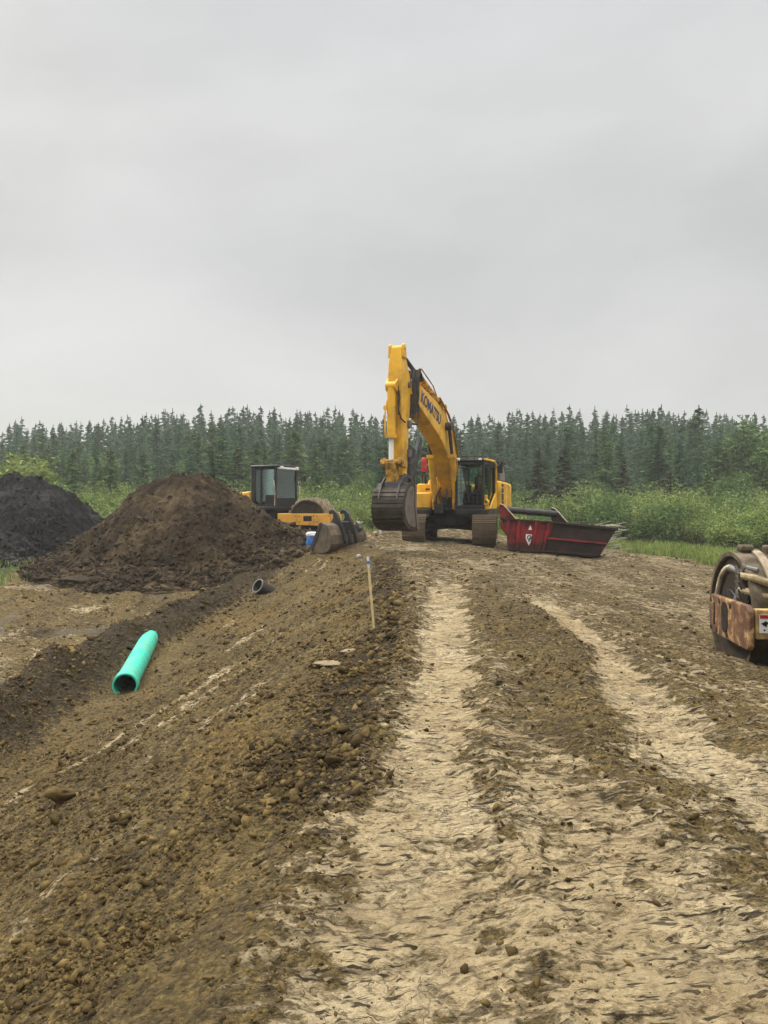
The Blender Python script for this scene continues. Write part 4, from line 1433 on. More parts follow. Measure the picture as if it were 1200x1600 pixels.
# thumb folded behind the stick
tm = MB()
for x in (-.2, .2):
    tm.prism([(5.35, 2.55), (4.95, 2.75), (4.42, 3.40), (4.25, 3.42), (4.22, 3.3), (4.55, 2.75), (4.95, 2.2), (5.25, 1.75), (5.45, 1.9)], lambda u, v, q: pl(u, v, q), x - .05, x + .05)
tm.prism([(5.3, 2.5), (5.3, 3.12), (5.22, 3.14), (4.6, 3.0), (5.0, 2.4)], lambda u, v, q: pl(u, v, q), -.16, .16)
tm.prism([(4.95, 2.25), (5.05, 2.35), (4.7, 2.9), (4.6, 2.85)], lambda u, v, q: pl(u, v, q), -.2, .2)
eb(tm, 'thumb', DKST, bevel=.012)
# ---- bucket
BW = 0.45
outer = [(5.62, 1.92), (5.82, 1.98), (6.14, 1.95), (6.44, 1.80), (6.66, 1.52), (6.74, 1.22), (6.67, 0.96), (6.46, 0.77), (6.16, 0.66), (5.78, 0.61), (5.36, 0.60)]
inner = []
for i, (s, z) in enumerate(outer):
    cs, czz = 5.75, 1.3
    d = Vector((cs - s, czz - z)).normalized()
    inner.append((s + d.x * .04, z + d.y * .04))
bk = MB()
bk.loft([[pl(*a, -BW), pl(*a, BW), pl(*b, BW), pl(*b, -BW)] for a, b in zip(outer, inner)])
for x in (-BW - .02, BW - .01):
    bk.prism(outer, lambda u, v, q: pl(u, v, q), x, x + .03)
buck = eb(bk, 'bucket', BUCK, bevel=0, smooth=30)
ws_ = MB()      # wear straps across the back
for i in (3, 4, 5, 6, 7, 8):
    a, b = outer[i], outer[i + 1]
    for f in (.12, .55):
        p = Vector(a) + (Vector(b) - Vector(a)) * f
        q = p + (Vector(b) - Vector(a)).normalized() * .1
        d = Vector(((q - p).y, -(q - p).x)).normalized()
        if d.dot(p - Vector((5.75, 1.3))) < 0:
            d = -d
        ws_.loft([[pl(p.x, p.y, -BW - .02), pl(p.x + d.x * .025, p.y + d.y * .025, -BW - .02), pl(q.x + d.x * .025, q.y + d.y * .025, -BW - .02), pl(q.x, q.y, -BW - .02)],
                  [pl(p.x, p.y, BW + .02), pl(p.x + d.x * .025, p.y + d.y * .025, BW + .02), pl(q.x + d.x * .025, q.y + d.y * .025, BW + .02), pl(q.x, q.y, BW + .02)]])
eb(ws_, 'wear_strap', BUCK, buck, 0)
sc2 = MB().prism([(5.72, 1.84), (5.98, 1.88), (6.3, 1.76), (6.52, 1.48), (6.60, 1.2), (6.52, .98), (6.3, .82), (5.95, .72), (5.50, .68)], lambda u, v, q: pl(u, v, q), BW + .021, BW + .032)
eb(sc2, 'side_plate', BUCKS, buck, 0)
sc3 = MB().prism([(5.60, 1.92), (5.72, 1.92), (5.76, 1.3), (5.56, .64), (5.32, .60), (5.62, 1.2)], lambda u, v, q: pl(u, v, q), BW + .032, BW + .06)
eb(sc3, 'side_cutter', BUCKS, buck, 0.005)
er = MB()
for x in (-.28, .26):
    er.prism([(5.6, 1.9), (5.6, 2.16), (5.8, 2.22), (6.2, 2.10), (6.46, 1.90), (6.70, 1.5), (6.5, 1.6), (6.24, 1.9)], lambda u, v, q: pl(u, v, q), x - .025, x + .025)
eb(er, 'bucket_ear', DKST, buck, .008)
for k in range(5):
    x = -BW + .08 + k * (2 * BW - .16) / 4
    t = MB().loft([[pl(5.46, .69, x - .06), pl(5.46, .69, x + .06), pl(5.46, .57, x + .06), pl(5.46, .57, x - .06)],
                   [pl(5.10, .60, x - .04), pl(5.10, .60, x + .04), pl(5.10, .575, x + .04), pl(5.10, .575, x - .04)]])
    eb(t, 'tooth', BUCKS, buck, .006)

# fire extinguisher on the rail post
fx = thing('fire_extinguisher', 'red fire extinguisher mounted on the railing of the yellow excavator', 'extinguisher', tuple(MT @ Vector((-1.08, -.48, 2.56)) + Vector((EXC[0], EXC[1], EZ))))
b = MB()
b.loft([[Vector((r * math.cos(2 * math.pi * k / 20), r * math.sin(2 * math.pi * k / 20), z)) for k in range(20)] for r, z in ((.09, 0), (.10, .03), (.10, .44), (.085, .5), (.04, .54))])
b.build('bottle', EXTR, fx)
b = MB().cyl((0, 0, .54), (0, 0, .6), .03, n=12).box((.04, 0, .62), (.16, .03, .03)).box((.05, 0, .58), (.12, .025, .02)).tube([(.03, -.02, .58), (.12, -.05, .5), (.12, -.06, .3)], .015, 6)
b.build('valve', BLK, fx)
MB().ring((0, 0, .18), (0, 0, 1), .1, .108, .03).ring((0, 0, .38), (0, 0, 1), .1, .108, .03).build('strap', GRY, fx)


# ================================================================== BEDDING BIN
BINX, BINY = 3.74, 24.5
bz = 0.24
bn = thing('bedding_bin', 'red steel bedding bin with ribbed sides and a long dark tapered tray', 'bin', (BINX, BINY, bz))
MBN = Matrix.Rotation(R(-7), 4, 'Z') @ Matrix.Rotation(R(4.0), 4, 'Y')
Wd = 1.7


def side_poly(mb, poly, y0, y1):
    return mb.prism(poly, lambda u, v, q: (u, q, v), y0, y1)


def bb(mb, name, mat, parent=bn, bevel=0.008):
    return mb.xf(MBN).build(name, mat, parent, bevel)


hop = MB()
hp = [(-.05, .98), (1.60, .98), (1.25, .0), (.25, .0), (.22, .40), (.0, .62)]
side_poly(hop, hp, 0, .03)
side_poly(hop, hp, Wd - .03, Wd)
hop.loft([[Vector((x, y, z)) for y in (.03, Wd - .03)] + [Vector((x + .03, y, z)) for y in (Wd - .03, .03)] for x, z in ((-.05, .98), (0, .62), (.22, .40), (.25, 0))])
hopper = bb(hop, 'hopper', RED)
rb = MB()
for x, z0 in ((.10, .55), (.42, .05), (.86, .05), (1.24, .05)):
    x1 = x + (.0 if x < .8 else .12)
    rb.loft([[Vector((x, -.002, z0)), Vector((x + .10, -.002, z0)), Vector((x + .10, -.085, z0)), Vector((x, -.085, z0))],
             [Vector((x1 + .02, -.002, .95)), Vector((x1 + .12, -.002, .95)), Vector((x1 + .12, -.085, .95)), Vector((x1 + .02, -.085, .95))]])
bb(rb, 'rib', RED, hopper)
bb(MB().box((.76, -.03, .99), (1.72, .11, .06)), 'hopper_rim', REDD, hopper)
bb(MB().box((.75, -.03, .03), (1.05, .1, .06)), 'skid', REDD, hopper)
# emblem: flame above a shield with a G
em = MB()
em.prism([(.74, .56), (.96, .56), (.96, .42), (.85, .20), (.74, .42)], lambda u, v, q: (u, q, v), -.008, -.002)
em.prism([(.80, .70), (.92, .70), (.86, .86)], lambda u, v, q: (u, q, v), -.008, -.002)
emb = bb(em, 'emblem', WHT, hopper, 0)
g_ = MB().ring((.85, -.012, .46), (0, 1, 0), .045, .075, .006, 18).box((.88, -.016, .445), (.06, .006, .03)).box((.85, -.012, .36), (.04, .006, .08))
bb(g_, 'emblem_letter', BLK, emb, 0)
# tray
ty = MB()
tp = [(1.25, .0), (3.05, .0), (3.16, .34), (3.26, .42), (3.52, .93), (1.60, .98)]
side_poly(ty, tp, 0, .03)
side_poly(ty, tp, Wd - .03, Wd)
ty.box((2.2, Wd / 2, .02), (1.9, Wd - .06, .03))
ty.loft([[Vector((x, y, z)) for y in (.03, Wd - .03)] + [Vector((x - .03, y, z)) for y in (Wd - .03, .03)] for x, z in ((3.52, .93), (3.26, .42), (3.05, .0))])
tray = bb(ty, 'tray', REDD)
rm = MB().box((2.56, -.03, .955), (1.98, .10, .06), Matrix.Rotation(R(1.4), 3, 'Y')).box((3.53, Wd / 2, .92), (.08, Wd, .07)).box((2.56, Wd + .03, .955), (1.98, .10, .06), Matrix.Rotation(R(1.4), 3, 'Y'))
bb(rm, 'tray_rim', REDD, tray)
bb(MB().box((2.33, -.035, .46), (1.84, .07, .055), Matrix.Rotation(R(1.2), 3, 'Y')), 'belt_rail', RED, tray)
bb(MB().box((2.0, -.03, .06), (1.7, .1, .05)).box((3.08, -.02, .2), (.05, .07, .36), Matrix.Rotation(R(18), 3, 'Y')), 'lower_rail', REDD, tray)
# fill in the tray
fl = MB()
gxn, gyn = 26, 14
vs = []
for i in range(gxn):
    for j in range(gyn):
        x = .1 + 3.2 * i / (gxn - 1)
        y = .04 + (Wd - .08) * j / (gyn - 1)
        vs.append((x, y, .78 + .06 * mnoise.noise(Vector((x * 3, y * 3, 0))) - .04 * (x > 1.7)))
fl.add(vs, [(i * gyn + j, (i + 1) * gyn + j, (i + 1) * gyn + j + 1, i * gyn + j + 1) for i in range(gxn - 1) for j in range(gyn - 1)])
bb(fl, 'load', CLODM, tray, 0)
# wings and cross pipe above the hopper
for x in (-.08, 1.62):
    wg = MB().prism([(x - .02, .98), (x + .46, 1.0), (x + .38, 1.10), (x + .05, 1.42), (x - .06, 1.45), (x - .08, 1.30)], lambda u, v, q: (u, q, v), (.0 if x < 1 else .9), (.04 if x < 1 else .94))
    bb(wg, 'wing_plate', RED if x < 1 else REDD, hopper)
    bb(MB().tube([(x - .05, (-.01 if x < 1 else .89), 1.46), (x + .06, (-.01 if x < 1 else .89), 1.43), (x + .48, (-.01 if x < 1 else .89), 1.02)], .02, 6), 'wing_edge', CREAM, hopper, 0)
bb(MB().cyl((-.02, .3, 1.28), (1.72, .92, 1.26), .11, n=20), 'cross_pipe', DKST, hopper, 0)

# ================================================================== SPARE BUCKET
sbx, sby = -1.98, 25.2
sb = thing('excavator_bucket', 'spare toothed bucket with two hooked ears lying on the bank', 'bucket', (sbx, sby, gs(sbx, sby) + .03), R(-46))
# local: p toward the mouth = -x, width = y
pr = [(-.10, 1.0), (-.16, .96), (-.62, .13), (-.60, .02), (-.30, -.03), (.05, .0), (.30, .12), (.40, .32), (.38, .60), (.16, .92), (.02, 1.0)]


def sp3(u, v, q):
    return Vector((u, q, v))


shell = [(-.62, .13), (-.60, .02), (-.30, -.03), (.05, .0), (.30, .12), (.40, .32), (.38, .60), (.16, .92), (-.10, 1.0)]
shi = [(s + (-.08 - s) * .08, z + (.45 - z) * .08) for s, z in shell]
b = MB().loft([[sp3(*a, 0), sp3(*a, 1.55), sp3(*c, 1.55), sp3(*c, 0)] for a, c in zip(shell, shi)])
for y in (0, 1.52):
    b.prism([(-.10, .98), (-.58, .12), (-.30, -.0), (.05, .02), (.28, .13), (.38, .32), (.36, .60), (.15, .9)], sp3, y - .01, y + .03)
b.build('bucket_shell', BUCKW, sb, 0, 30)
MB().prism([(-.10, 1.02), (-.22, .98), (-.70, .12), (-.60, .05), (-.48, .2), (-.05, .96)], sp3, -.03, .02).build('side_cutter', DKST, sb, .01)
MB().prism([(-.10, 1.02), (-.22, .98), (-.70, .12), (-.60, .05), (-.48, .2), (-.05, .96)], sp3, 1.53, 1.58).build('side_cutter', DKST, sb, .01)
for y in (.52, 1.02):
    e = MB().prism([(-.15, .96), (.16, .92), (.40, .55), (.46, .30), (.52, .40), (.42, .80), (.20, 1.12), (.12, 1.28), (-.02, 1.40), (-.20, 1.44), (-.33, 1.36), (-.30, 1.27), (-.20, 1.32), (-.10, 1.27), (-.08, 1.16), (-.16, 1.06)], sp3, y - .045, y + .045)
    e.build('hook_ear', BLK, sb, .01)
MB().cyl(sp3(.16, .98, .5), sp3(.16, .98, 1.05), .07, n=14).box((.34, .77, .75), (.06, .42, .4)).build('cross_tube', BLK, sb)
b = MB()
for y in (.77,):
    b.prism([(.31, .10), (.42, .32), (.40, .62), (.18, .94), (.20, .97), (.44, .64), (.46, .32), (.34, .08)], sp3, y - .05, y + .05)
b.build('wear_strap', DKST, sb)
for k in range(5):
    y = .08 + k * .345
    MB().loft([[Vector((-.52, y - .06, .13)), Vector((-.52, y + .06, .13)), Vector((-.52, y + .06, .02)), Vector((-.52, y - .06, .02))],
               [Vector((-.82, y - .035, .08)), Vector((-.82, y + .035, .08)), Vector((-.82, y + .035, .05)), Vector((-.82, y - .035, .05))]]).build('tooth', BUCKS, sb, .008)
MB().prism([(.16, .90), (.34, .72), (.42, .80), (.36, .98), (.22, 1.06)], sp3, 1.22, 1.38).build('lifting_lug', GRY, sb, .02)


# ================================================================== COMPACTORS
def compactor(name, label, loc, rz, pads, cab_on):
    """local: drum axle along x at the origin, body behind at +y"""
    c = thing(name, label, 'compactor', loc, rz)
    RD = .78 if pads else .82
    HW = 1.06
    prof = []
    for r, x in ((RD - .03, -HW), (RD, -HW + .03), (RD, HW - .03), (RD - .03, HW)):
        prof.append([Vector((x, r * math.cos(2 * math.pi * k / 64), RD + r * math.sin(2 * math.pi * k / 64))) for k in range(64)])
    d = MB().loft(prof, cap=False)
    for x in (-HW, HW):
        d.ring((x, 0, RD), (1, 0, 0), RD - .06, RD - .005, .06, 64)
    drum = d.build('drum', DRUM, c)
    for s in (-1, 1):
        e = MB()
        rr = [(RD - .055, s * (HW - .02)), (.70, s * (HW - (.25 if pads else .5))), (.34, s * (HW - (.3 if pads else .55))), (.30, s * (HW - .12)), (.05, s * (HW - .10))]
        e.loft([[Vector((x, r * math.cos(2 * math.pi * k / 40), RD + r * math.sin(2 * math.pi * k / 40))) for k in range(40)] for r, x in rr])
        e.build('drum_end', DRUMM, drum)
    if pads:
        pd = MB()
        for row in range(9):
            x = -HW + .12 + row * (2 * HW - .24) / 8
            for k in range(20):
                a = 2 * math.pi * (k + .5 * (row % 2)) / 20
                u = Vector((0, math.cos(a), math.sin(a)))
                t = Vector((0, -math.sin(a), math.cos(a)))
                o = Vector((x, 0, RD))
                pd.loft([[o + u * (RD - .01) + t * p + Vector((q, 0, 0)) for p, q in ((-.075, -.07), (.075, -.07), (.075, .07), (-.075, .07))],
                         [o + u * (RD + .09) + t * p + Vector((q, 0, 0)) for p, q in ((-.05, -.045), (.05, -.045), (.05, .045), (-.05, .045))]])
        pd.build('pads', PADM, drum)
    FM = ORG
    FW = HW + .14
    f = MB()
    for s in (-1, 1):
        if pads:
            f.prism([(-1.02, .45), (1.05, .50), (1.25, .60), (1.25, .97), (-1.02, .97)], lambda u, v, q: (q, u, v), s * FW - .04, s * FW + .04)
    f.box((0, -.98, .83), (2 * FW - .09, .12, .36)).box((0, 1.15 if pads else .98, .80), (2 * FW - .09 if pads else 2 * HW - .6, .24 if pads else .12, .34))
    fr = f.build('drum_frame', FM if pads else TAN, c, .015)
    if pads:
        for s in (-1, 1):
            MB().box((s * (FW + .035), -.05, .76), (.02, .36, .22)).build('frame_recess', BLK, fr)
            b2 = MB()
            for y in (-.45, -.32, .3, .45):
                for z in (.62, .86):
                    b2.cyl((s * (FW + .03), y, z), (s * (FW + .055), y, z), .025, n=8)
            b2.build('bolt', DKST, fr)
    else:
        for s in (-1, 1):
            outl = [(-1.04, .56), (-.97, .50), (.25, .53), (.36, .60), (.38, .98), (.30, 1.05), (-.95, 1.05), (-1.04, .98)]
            pt = MB().prism(outl, lambda u, v, q: (q, u, v), s * FW - .035, s * FW + .035)
            pp_ = pt.build('side_plate', RUST, fr, .02)
            sl_ = MB()
            for y, z, dy, dz in ((-.22, .80, .22, .40), (.17, .80, .05, .30)):
                sl_.prism([(y + dy / 2 * math.cos(a), z + (dz / 2 - dy / 2) * (1 if math.sin(a) > 0 else -1) + dy / 2 * math.sin(a)) for a in [2 * math.pi * (k + .5) / 16 for k in range(16)]], lambda u, v, q: (q, u, v), s * FW - .045, s * FW + .045)
            for y, z in ((-.42, .97), (-.02, .985), (-.30, .575), (.08, .585), (.30, .60), (.31, .97)):
                sl_.cyl((s * FW - .042, y, z), (s * FW + .042, y, z), .035, n=10)
            sl_.build('slot', BLK, pp_)
            MB().box((s * FW + s * .01, -.27, .80), (.06, .07, .33)).build('slot_lip', CREAM, pp_, .01)
        # warning sticker on the front beam
        stk = MB().box((-1.055, -1.045, .84), (.125, .006, .22)).build('sticker', WHT, fr)
        MB().box((-1.055, -1.0505, .925), (.118, .003, .042)).build('sticker_band', EXTR, stk)
        MB().prism([(-1.10, .845), (-1.07, .86), (-1.045, .875), (-1.01, .85), (-1.03, .835), (-1.04, .80), (-1.07, .82)], lambda u, v, q: (u, q, v), -1.052, -1.049).cyl((-1.06, -1.052, .765), (-1.06, -1.049, .765), .012, n=8).build('sticker_pictogram', BLK, stk)
        # hydraulic motor, hoses, clamps near the left end of the drum
        mo = MB().cyl((-HW + .10, 0, RD), (-HW - .12, 0, RD), .20, n=20).cyl((-HW + .1, 0, RD), (-HW - .04, 0, RD), .32, n=24)
        mo.build('drum_motor', BLK, c, .01)
        bw = MB()
        bw.tube([(-HW - .02, -.30 * math.cos(a) * 1.9 + .0, RD + .62 * math.sin(a)) for a in [math.pi * k / 18 for k in range(0, 19)]], .028, 8)
        bw.build('bowed_pipe', CREAM, c)
        fit = MB()
        for k in range(6):
            y = -.40 - .03 * (k % 3)
            z = 1.04 + .085 * k
            fit.cyl((-HW - .10 + .015 * k, y, z), (-HW + .04 + .015 * k, y - .10, z - .03), .036, n=10)
            fit.cyl((-HW - .12 + .015 * k, y, z), (-HW - .085 + .015 * k, y, z), .055, n=6)
        fit.box((-HW - .03, -.46, 1.30), (.12, .10, .18)).box((-HW + .02, -.52, 1.08), (.12, .10, .12)).cyl((-HW - .12, -.22, 1.44), (-HW + .06, -.44, 1.34), .05, n=12)
        fit.tube([(-HW + .02, -.40, 1.42), (-HW + .16, -.48, 1.40), (-HW + .20, -.55, 1.34)], .022, 7)
        fit.build('hose_fitting', GRY, c, .008)
        for k, (z, dz) in enumerate(((1.30, -.06), (1.12, -.03))):
            MB().tube([(-HW - .08, -.48, z + .06), (-HW + .02, -.66, z + .05), (-HW + .16, -.74, z), (-HW + .40, -.80, z + dz), (-HW + .85, -.80, z + dz), (0.1, -.74, z + dz + .02)], .048, 10).build('hose', HOSE, c)
        for k in range(4):
            MB().tube([(-HW - .06, -.30, 1.46 - .09 * k), (-HW - .10, -.52, 1.38 - .10 * k), (-HW - .02, -.60, 1.1 - .06 * k), (-HW - .06, -.40, .86)], .022, 7).build('hose', RUB, c)
        MB().tube([(-HW + .0, -.5, 1.42), (-HW + .10, -.60, 1.25), (-HW + .22, -.66, 1.17)], .012, 6).build('cable', CREAM, c)
        MB().box((-HW + .30, -.70, 1.16), (.24, .03, .10)).box((-HW + .26, -.69, 1.22), (.05, .05, .16)).build('hose_bracket', CREAM, c, .01)
        # scraper bar and clamps riding above the drum
        sb_ = MB().box((-HW + .14, -.06, 2 * RD + .05), (.17, .18, .09)).box((-HW + .14, -.06, 2 * RD + .0), (.12, .12, .1))
        sb_.box((-HW + .52, -.10, 2 * RD + .03), (.3, .24, .12)).box((HW - .3, -.06, 2 * RD + .04), (.26, .22, .1))
        sb_.build('scraper_block', DRUM, c, .03)
        gd_ = MB()
        for x in (-HW + .24,):
            gd_.loft([[Vector((x + q, (RD + r) * math.cos(a), RD + (RD + r) * math.sin(a))) for q, r in ((-.05, .005), (.05, .005), (.05, .035), (-.05, .035))] for a in [math.pi * (.45 + .45 * k / 12) for k in range(13)]])
        gd_.build('drum_band', PADM, c)
    # tractor unit behind (or, for the articulated one at the right, on the camera's side)
    OFF = Matrix.Translation((0, 1.2, 0)) @ Matrix.Rotation(R(-22), 4, 'Z') @ Matrix.Translation((0, -1.2 - .62, 0))
    if not pads:
        OFF = Matrix.Diagonal((1, -1, 1, 1))

    class TB(MB):
        def build(s, *a, **k):
            s.xf(OFF)
            return MB.build(s, *a, **k)
    t = TB().box((0, 1.65, .72), (.7, .8, .4)).cyl((0, 1.5, .5), (0, 1.5, 1.1), .16, n=14)
    t.build('hitch', BLK, c, .02)
    ch = TB().box((0, 3.35, .95), (1.4, 2.9, .5))
    ch.box((0, 2.55, 1.18), (1.75, 1.5, .16))
    ch.build('chassis', BLK, c, .03)
    hd = TB().prism([(3.25, 1.15), (5.0, 1.05), (5.05, 1.55), (4.85, 1.78), (3.25, 1.95)], lambda u, v, q: (q, u, v), -.80, .80)
    hood = hd.build('engine_hood', ORG, c, .08)
    TB().box((0, 3.9, 1.50), (1.625, .7, .3)).build('hood_grille', BLK, hood, .02)
    for s in (-1, 1):
        wl = TB().ring((s * .85, 3.55, .76), (1, 0, 0), .36, .76, .58, 40)
        for k in range(18):
            a = 2 * math.pi * k / 18
            wl.box((s * .85, 3.55 + .77 * math.cos(a), .76 + .77 * math.sin(a)), (.54, .09, .07), Matrix.Rotation(a, 3, 'X'))
        wheel = wl.build('wheel', RUB, c, .0)
        TB().cyl((s * .85 - .22, 3.55, .76), (s * .85 + .22, 3.55, .76), .37, n=28).build('rim', ORG, wheel, .01)
    x0, x1, y0, y1, z0, z1 = -.74, .74, 1.85, 3.05, 1.25, 2.98
    k = TB()
    for x in (x0, x1):
        for y in (y0, 2.62, y1):
            k.box((x, y + (.12 if False else 0), (z0 + z1) / 2), (.09, .10 if y < 3 else .22, z1 - z0))
        k.box((x, (y0 + y1) / 2, z0 + .05), (.09, y1 - y0, .1))
        k.box((x, (y0 + 2.62) / 2 - .1, z0 + .28), (.07, .5, .5))
    for y in (y0, y1):
        k.box((0, y, z0 + .2), (x1 - x0, .08, .42)).box((0, y, z1 - .04), (x1 - x0, .1, .08))
    cb_ = k.build('cab', BLK, c, .02)
    TB().box((0, (y0 + y1) / 2, z1 + .04), (x1 - x0 + .14, y1 - y0 + .36, .10)).build('cab_roof', BLK, cb_, .04)
    TB().box((0, y0 - .12, z1 - .05), (1.4, .14, .09)).build('roof_visor', WHT, cb_, .02)
    for x in (-.55, .55):
        TB().box((x, y0 - .2, z1 - .03), (.18, .1, .12)).build('work_light', WHT, cb_, .02)
    for x in (x0, x1):
        TB().box((x, (y0 + 2.62) / 2, 2.18), (.012, .66, 1.40)).build('side_glass', GLS, cb_, 0, 0)
        TB().box((x, (2.62 + y1) / 2, 2.12), (.012, .40, 1.52)).build('side_glass', GLS, cb_, 0, 0)
    TB().box((0, y0, 2.25), (1.4, .012, 1.36)).build('windshield', GLS, cb_, 0, 0)
    TB().box((0, y1, 2.25), (1.4, .012, 1.36)).build('rear_glass', GLS, cb_, 0, 0)
    TB().box((0, 2.75, 1.62), (.52, .5, .14)).box((0, 2.98, 1.98), (.5, .14, .66)).build('seat', RUB, cb_, .04)
    TB().tube([(0, 2.05, 1.3), (0, 2.25, 1.9)], .05).ring((0, 2.27, 1.92), (0, .4, 1), .15, .18, .03).build('steering_wheel', BLK, cb_)
    for s in (-1, 1):
        TB().tube([(s * .82, y0 + .05, 2.55), (s * 1.02, y0 - .25, 2.62)], .015, 6).box((s * 1.05, y0 - .27, 2.52), (.16, .04, .28)).build('mirror', BLK, cb_, .01)
        TB().tube([(s * .86, y0 - .05, 1.3), (s * .9, y0 - .1, 1.9), (s * .88, y0 - .02, 2.4)], .018, 6).build('grab_rail', CREAM, cb_)
    return c


lz = gs(-2.9, 33.6)
compactor('soil_compactor', 'yellow padfoot soil compactor half hidden behind the brown heap', (-3.1, 33.6, lz - .02), R(82), True, True)
RX, RY = 5.68, 10.1
rz_ = gs(RX, RY)
cc = compactor('soil_compactor', 'rusty smooth-drum roller cropped by the right edge of the photo', (RX, RY, -0.60), R(-5), False, True)

# ================================================================== GREEN PIPE
p0, p1 = Vector((-4.42, 13.1, -1.42)), Vector((-5.33, 17.5, -1.36))
gp = thing('sewer_pipe', 'turquoise green plastic sewer pipe lying in the trough beside the berm', 'pipe', tuple(p0))
dv = p1 - p0
ro, ri = .198, .183
rings = []
ax = dv.normalized()
a_ = ax.cross(Vector((0, 0, 1))).normalized()
b_2 = ax.cross(a_)
for t, r in ((0, ro + .012), (.01, ro + .016), (.07, ro + .016), (.075, ro), (.5, ro), (1.0, ro), (1.0, ri), (.5, ri), (.0, ri)):
    rings.append([dv * t + (a_ * math.cos(2 * math.pi * k / 48) + b_2 * math.sin(2 * math.pi * k / 48)) * r for k in range(48)])
MB().loft(rings, closed=True).build('pipe_wall', PIPEG, gp)

# ================================================================== STAKE
sx_, sy_ = -.126, 10.05
sz = gz(sx_, sy_)
stk_ = thing('survey_stake', 'thin pale wooden stake with a blue-topped head on the road shoulder', 'stake', (sx_, sy_, sz - .08))
L_ = Vector((-.086, .0, 1.02))
MB().loft([[L_ * t + Vector((x, y, 0)) for x, y in ((-.016, -.006), (.016, -.006), (.016, .006), (-.016, .006))] for t in (0, .5, .86)]).build('lath', WOOD, stk_, .002)
MB().loft([[L_ * t + Vector((x, y, 0)) for x, y in ((-.0165, -.0065), (.0165, -.0065), (.0165, .0065), (-.0165, .0065))] for t in (.86, 1.0)]).build('painted_top', plain('pale_blue_paint', (.62, .67, .70), .7), stk_, .002)
MB().box(L_ * .93 + Vector((0, -.01, 0)), (.05, .008, .035)).tube([L_ * .93 + Vector((.02, -.01, 0)), L_ * .93 + Vector((.05, -.015, -.01)), L_ * .93 + Vector((.055, -.012, -.06))], .006, 6).build('ribbon', plain('blue_ribbon', (.10, .16, .24), .6), stk_)
mx_, my_ = -.12, 26.55
mk_ = thing('survey_stake', 'short white marker stub on the heap under the excavator bucket', 'stake', (mx_, my_, gz(mx_, my_) - .03))
MB().box((0, 0, .13), (.07, .02, .3), Matrix.Rotation(R(6), 3, 'Y')).build('lath', WHT, mk_, .004)

# ================================================================== CULVERT END
cxp, cyp = -3.68, 22.0
cz_ = gz(cxp, cyp)
cv = thing('culvert', 'black corrugated culvert end poking out of the bank below the brown heap', 'culvert', (cxp + .12, cyp + .1, -.70))
d = Vector((.62, .62, -.48)).normalized()
cr_ = MB()
a_ = d.cross(Vector((0, 0, 1))).normalized()
b_2 = d.cross(a_)
rings = []
for i in range(25):
    t = i / 24 * 1.2
    r = .20 + (.012 if i % 2 else 0)
    rings.append([d * (t - .1) + (a_ * math.cos(2 * math.pi * k / 28) + b_2 * math.sin(2 * math.pi * k / 28)) * r for k in range(28)])
for t in (1.1, -.1):
    rings.append([d * t + (a_ * math.cos(2 * math.pi * k / 28) + b_2 * math.sin(2 * math.pi * k / 28)) * .18 for k in range(28)])
cr_.loft(rings, closed=True)
cr_.build('corrugated_wall', RUB, cv)
cb2 = MB()
cb2.ring(-d * .1, d, .183, .218, .03, 28)
cb2.build('culvert_rim', GRY, cv)

# ================================================================== SACK, SCRAPS
qx, qy = -2.46, 26.7
sk_ = thing('sack', 'white and blue sack lying between the compactor and the spare bucket', 'sack', (qx, qy, gz(qx, qy)))


def sackmesh(w_, d_, h_, seed):
    bm = bmesh.new()
    bmesh.ops.create_icosphere(bm, subdivisions=4, radius=1)
    for v in bm.verts:
        c = v.co.copy()
        s_ = Vector([math.copysign(abs(q) ** .55, q) for q in c])
        k_ = 1 + .14 * mnoise.noise(c * 2.2 + Vector((seed, 0, 0))) + .06 * mnoise.noise(c * 6)
        v.co = Vector((s_.x * w_, s_.y * d_, (s_.z * .5 + .45) * h_)) * k_
    m_ = MB().add([v.co.copy() for v in bm.verts], [[v.index for v in f.verts] for f in bm.faces])
    bm.free()
    return m_


sackmesh(.24, .22, .40, 2).build('sack_body', plain('sack_blue', (.05, .17, .55), .5, 0, .4), sk_, 0, 180)
s2 = sackmesh(.24, .21, .16, 5)
for v in s2.v:
    v.z += .36
s2.build('sack_top', WHT, sk_, 0, 180)
qx, qy = -1.05, 26.6
sc_t = sackmesh(.26, .14, .10, 9).build('plastic_scrap', plain('grey_plastic_sheet', (.38, .42, .46), .35, 0, .5), None, 0, 180, (qx, qy, gz(qx, qy) + .01))
tag(sc_t, 'crumpled grey plastic scrap on the ground right of the spare bucket', 'scrap')
qx, qy = -.75, 22.8
sc_t = sackmesh(.06, .05, .08, 12).build('plastic_bottle', plain('pale_plastic', (.55, .60, .62), .3, 0, .4), None, 0, 180, (qx, qy, gz(qx, qy) + .01))
tag(sc_t, 'small pale plastic bit on the dark shoulder below the spare bucket', 'scrap')
# pale twigs behind the bin
qx, qy = 7.1, 26.4
tw = MB()
rr_ = random.Random(4)
for k in range(46):
    x = rr_.uniform(-.9, 1.0)
    a = rr_.uniform(-.25, .35)
    ln = rr_.uniform(.4, 1.1)
    z = rr_.uniform(.1, 1.05)
    y = rr_.uniform(-.3, .3)
    tw.tube([(x - ln / 2, y, z - a * ln / 2), (x, y + .05, z + rr_.uniform(-.04, .05)), (x + ln / 2, y + rr_.uniform(-.2, .2), z + a * ln / 2)], [.02, .016, .008], 5)
two = tw.build('brushwood', plain('peeled_wood', (.42, .38, .30), .8, 0, .5, 9), None, 0, 60, (qx, qy, gz(qx, qy)))
tag(two, 'tangle of pale dead branches heaped behind the bin tray', 'brushwood')

